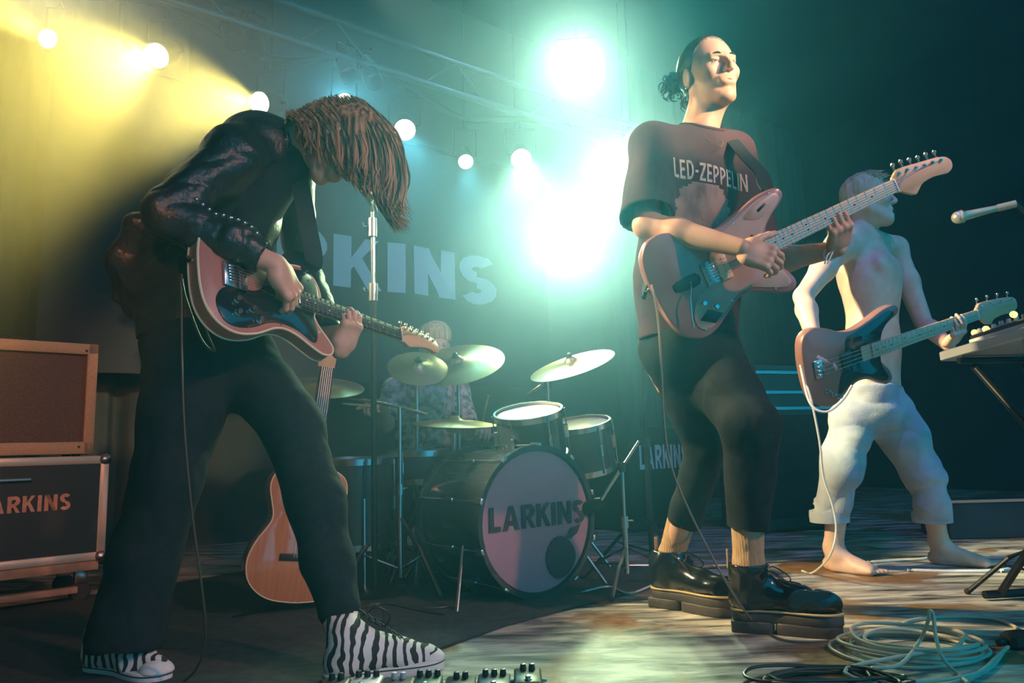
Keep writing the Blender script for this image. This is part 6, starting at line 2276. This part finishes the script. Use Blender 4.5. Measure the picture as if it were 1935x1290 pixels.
ts = np.array(MT @ Vector((.03, -.12, -.03)))
cable('thin dark cable hanging from the stooping person\'s guitar to the floor', [ts, P(382, 560, 1.80), P(388, 620, 1.83), P(405, 662, 1.87), P(380, 640, 1.86), P(350, 560, 1.84), P(342, 520, 1.84), P(343, 640, 1.84), P(348, 800, 1.84), P(362, 960, 1.85), P(380, 1100, 1.87), P(388, 1190, 1.90), P(375, 1255, 1.95), G(340, 1290, .005), G(280, 1300, .005)], .0030)
js = np.array(MJ @ Vector((.12, -.12, .006)))
cable('thin cable swinging from the red guitar past the knees to the floor', [np.array(MJ @ Vector((-.012, .0, -.02))), P(1232, 540, 2.14), P(1243, 600, 2.13), P(1250, 700, 2.12), P(1255, 800, 2.12), P(1268, 880, 2.12), P(1300, 960, 2.12), P(1345, 1050, 2.12), P(1385, 1120, 2.13), G(1430, 1182, .012), G(1475, 1207, .005), G(1530, 1212, .005), G(1600, 1208, .005)], .0034, mat('grey_cable', (0.20, 0.16, 0.12), .4))
cable('white cable looping from the bass guitar down to the bassist\'s foot', [np.array(MBs @ Vector((.0, -.02, -.02))), P(1512, 700, 2.98), P(1530, 745, 2.96), P(1548, 830, 2.96), P(1556, 900, 2.98), P(1572, 950, 2.98), P(1580, 1000, 2.98), P(1568, 1050, 3.0), G(1535, 1082, .005), G(1515, 1078, .005)], .0042, M_CABLEW)
cable('short white lead curling across the bass guitar body', [P(1512, 690, 2.93), P(1530, 760, 2.86), P(1560, 778, 2.84), P(1590, 758, 2.84), P(1610, 728, 2.84)], .0050, M_CABLEW)


def coil(label, c, rx, ry, turns, seed, m, r=.0045, tail=None, ang=0.0, head=None, loop=None):
    rg = random.Random(seed)
    pts = []
    n = turns * 10
    kx, ky = 1, 1
    if head:
        pts += head
    for i in range(n):
        w = 2 * math.pi * i / 10 + ang
        if i % 10 == 0:
            kx, ky = rg.uniform(.62, 1.06), rg.uniform(.66, 1.05)
            ox, oy = rg.uniform(-.03, .03), rg.uniform(-.02, .02)
        pts.append(np.array([c[0] + ox + rx * kx * math.cos(w), c[1] + oy + ry * ky * math.sin(w), .006 + r * 1.9 * (i // 10) * .55 + .004 * math.sin(i * 1.7)]))
    if tail:
        pts += tail
    return cable(label, pts, r, m, 5)


coil('coil of pale cable on the floor right of the platform boots', G(1722, 1228), .185, .155, 7, 2, M_CABLE, .0048, tail=[G(1600, 1262, .03), G(1700, 1300, .01), G(1800, 1290, .008), G(1870, 1262, .006), G(1900, 1225, .01)])
cable('pale cable making a tall upright loop out of the coil', [G(1640, 1262, .03), G(1700, 1255, .03), P(1735, 1215, 2.02), P(1752, 1178, 2.0), P(1758, 1154, 1.99), P(1764, 1165, 1.99), P(1768, 1200, 1.97), P(1780, 1240, 1.93), P(1808, 1272, 1.90), G(1830, 1290, .02)], .0046, M_CABLE)
cable('long pale cable arching round the back of the coil to the right edge', [G(1618, 1205, .005), G(1690, 1190, .005), G(1720, 1172, .006), G(1790, 1165, .006), G(1870, 1168, .006), G(1915, 1182, .006), G(1930, 1200, .01), G(1925, 1215, .012)], .0050, M_CABLE)
cable('pair of pale cable ends leaving the right edge near the black connector', [G(1700, 1290, .012), G(1790, 1283, .012), G(1850, 1270, .010), G(1885, 1240, .010), G(1905, 1222, .012)], .0050, M_CABLE)
coil('coil of thin dark cable at the bottom edge before the pale coil', G(1560, 1302), .17, .095, 7, 5, M_CABLED, .0042, tail=[G(1640, 1268, .03), G(1668, 1262, .02)])
bx = G(1925, 1224)
r = tag(empty('cable_connector', bx), 'lumpy black cable connector box at the right edge of the floor', 'connector')
MB().box(bx + ZUP * .022, (.042, .026, .022), (.96, .28, 0), (-.28, .96, 0), ZUP, .010).build('casing', M_BLACKPLASTIC, r)
MB().cyl(bx + ZUP * .022 + np.array([-.04, -.01, 0]), bx + ZUP * .020 + np.array([-.065, -.02, 0]), .010, 10).build('plug', M_BLACKMETAL, r)
for i, (a, b, c_, lab) in enumerate((((1715, 1077), (1800, 1079), (1880, 1078), 'white cable on the floor at the bassist\'s front foot'), ((1890, 1078), (1920, 1073), (1960, 1076), 'white cable tangle at the foot of the keyboard stand'),
                                     ((1640, 1062), (1700, 1058), (1740, 1056), 'pale cable between the bassist\'s bare feet'))):
    cable(lab, [G(*a, .006), G(*b, .006), G(*c_, .006), G(c_[0] + 40, c_[1] - 6, .006)], .007, M_CABLEW)
g1 = G(1905, 1099)
MB().box(g1 + ZUP * .004, (.014, .008, .003), bev=.001).build('tape_scrap', M_WHITECLOTH)
tag(bpy.data.objects['tape_scrap'], 'small white scrap of tape on the floor near the right edge', 'tape')
# red and white leads by the drum stands
for i, (pts, lab, m) in enumerate((([(800, 1150), (850, 1145), (905, 1128), (960, 1120)], 'thin lead curving on the rug below the left drum stand', M_CABLED), ([(640, 1160), (720, 1140), (790, 1152), (840, 1160)], 'thin lead on the rug between shoe and drum stand', M_CABLED),
                                   ([(1100, 1118), (1150, 1108), (1190, 1120), (1240, 1102)], 'thin lead on the floor beside the bass drum', M_CABLEW))):
    cable(lab, [G(x, y, .014) for x, y in pts], .004, m)
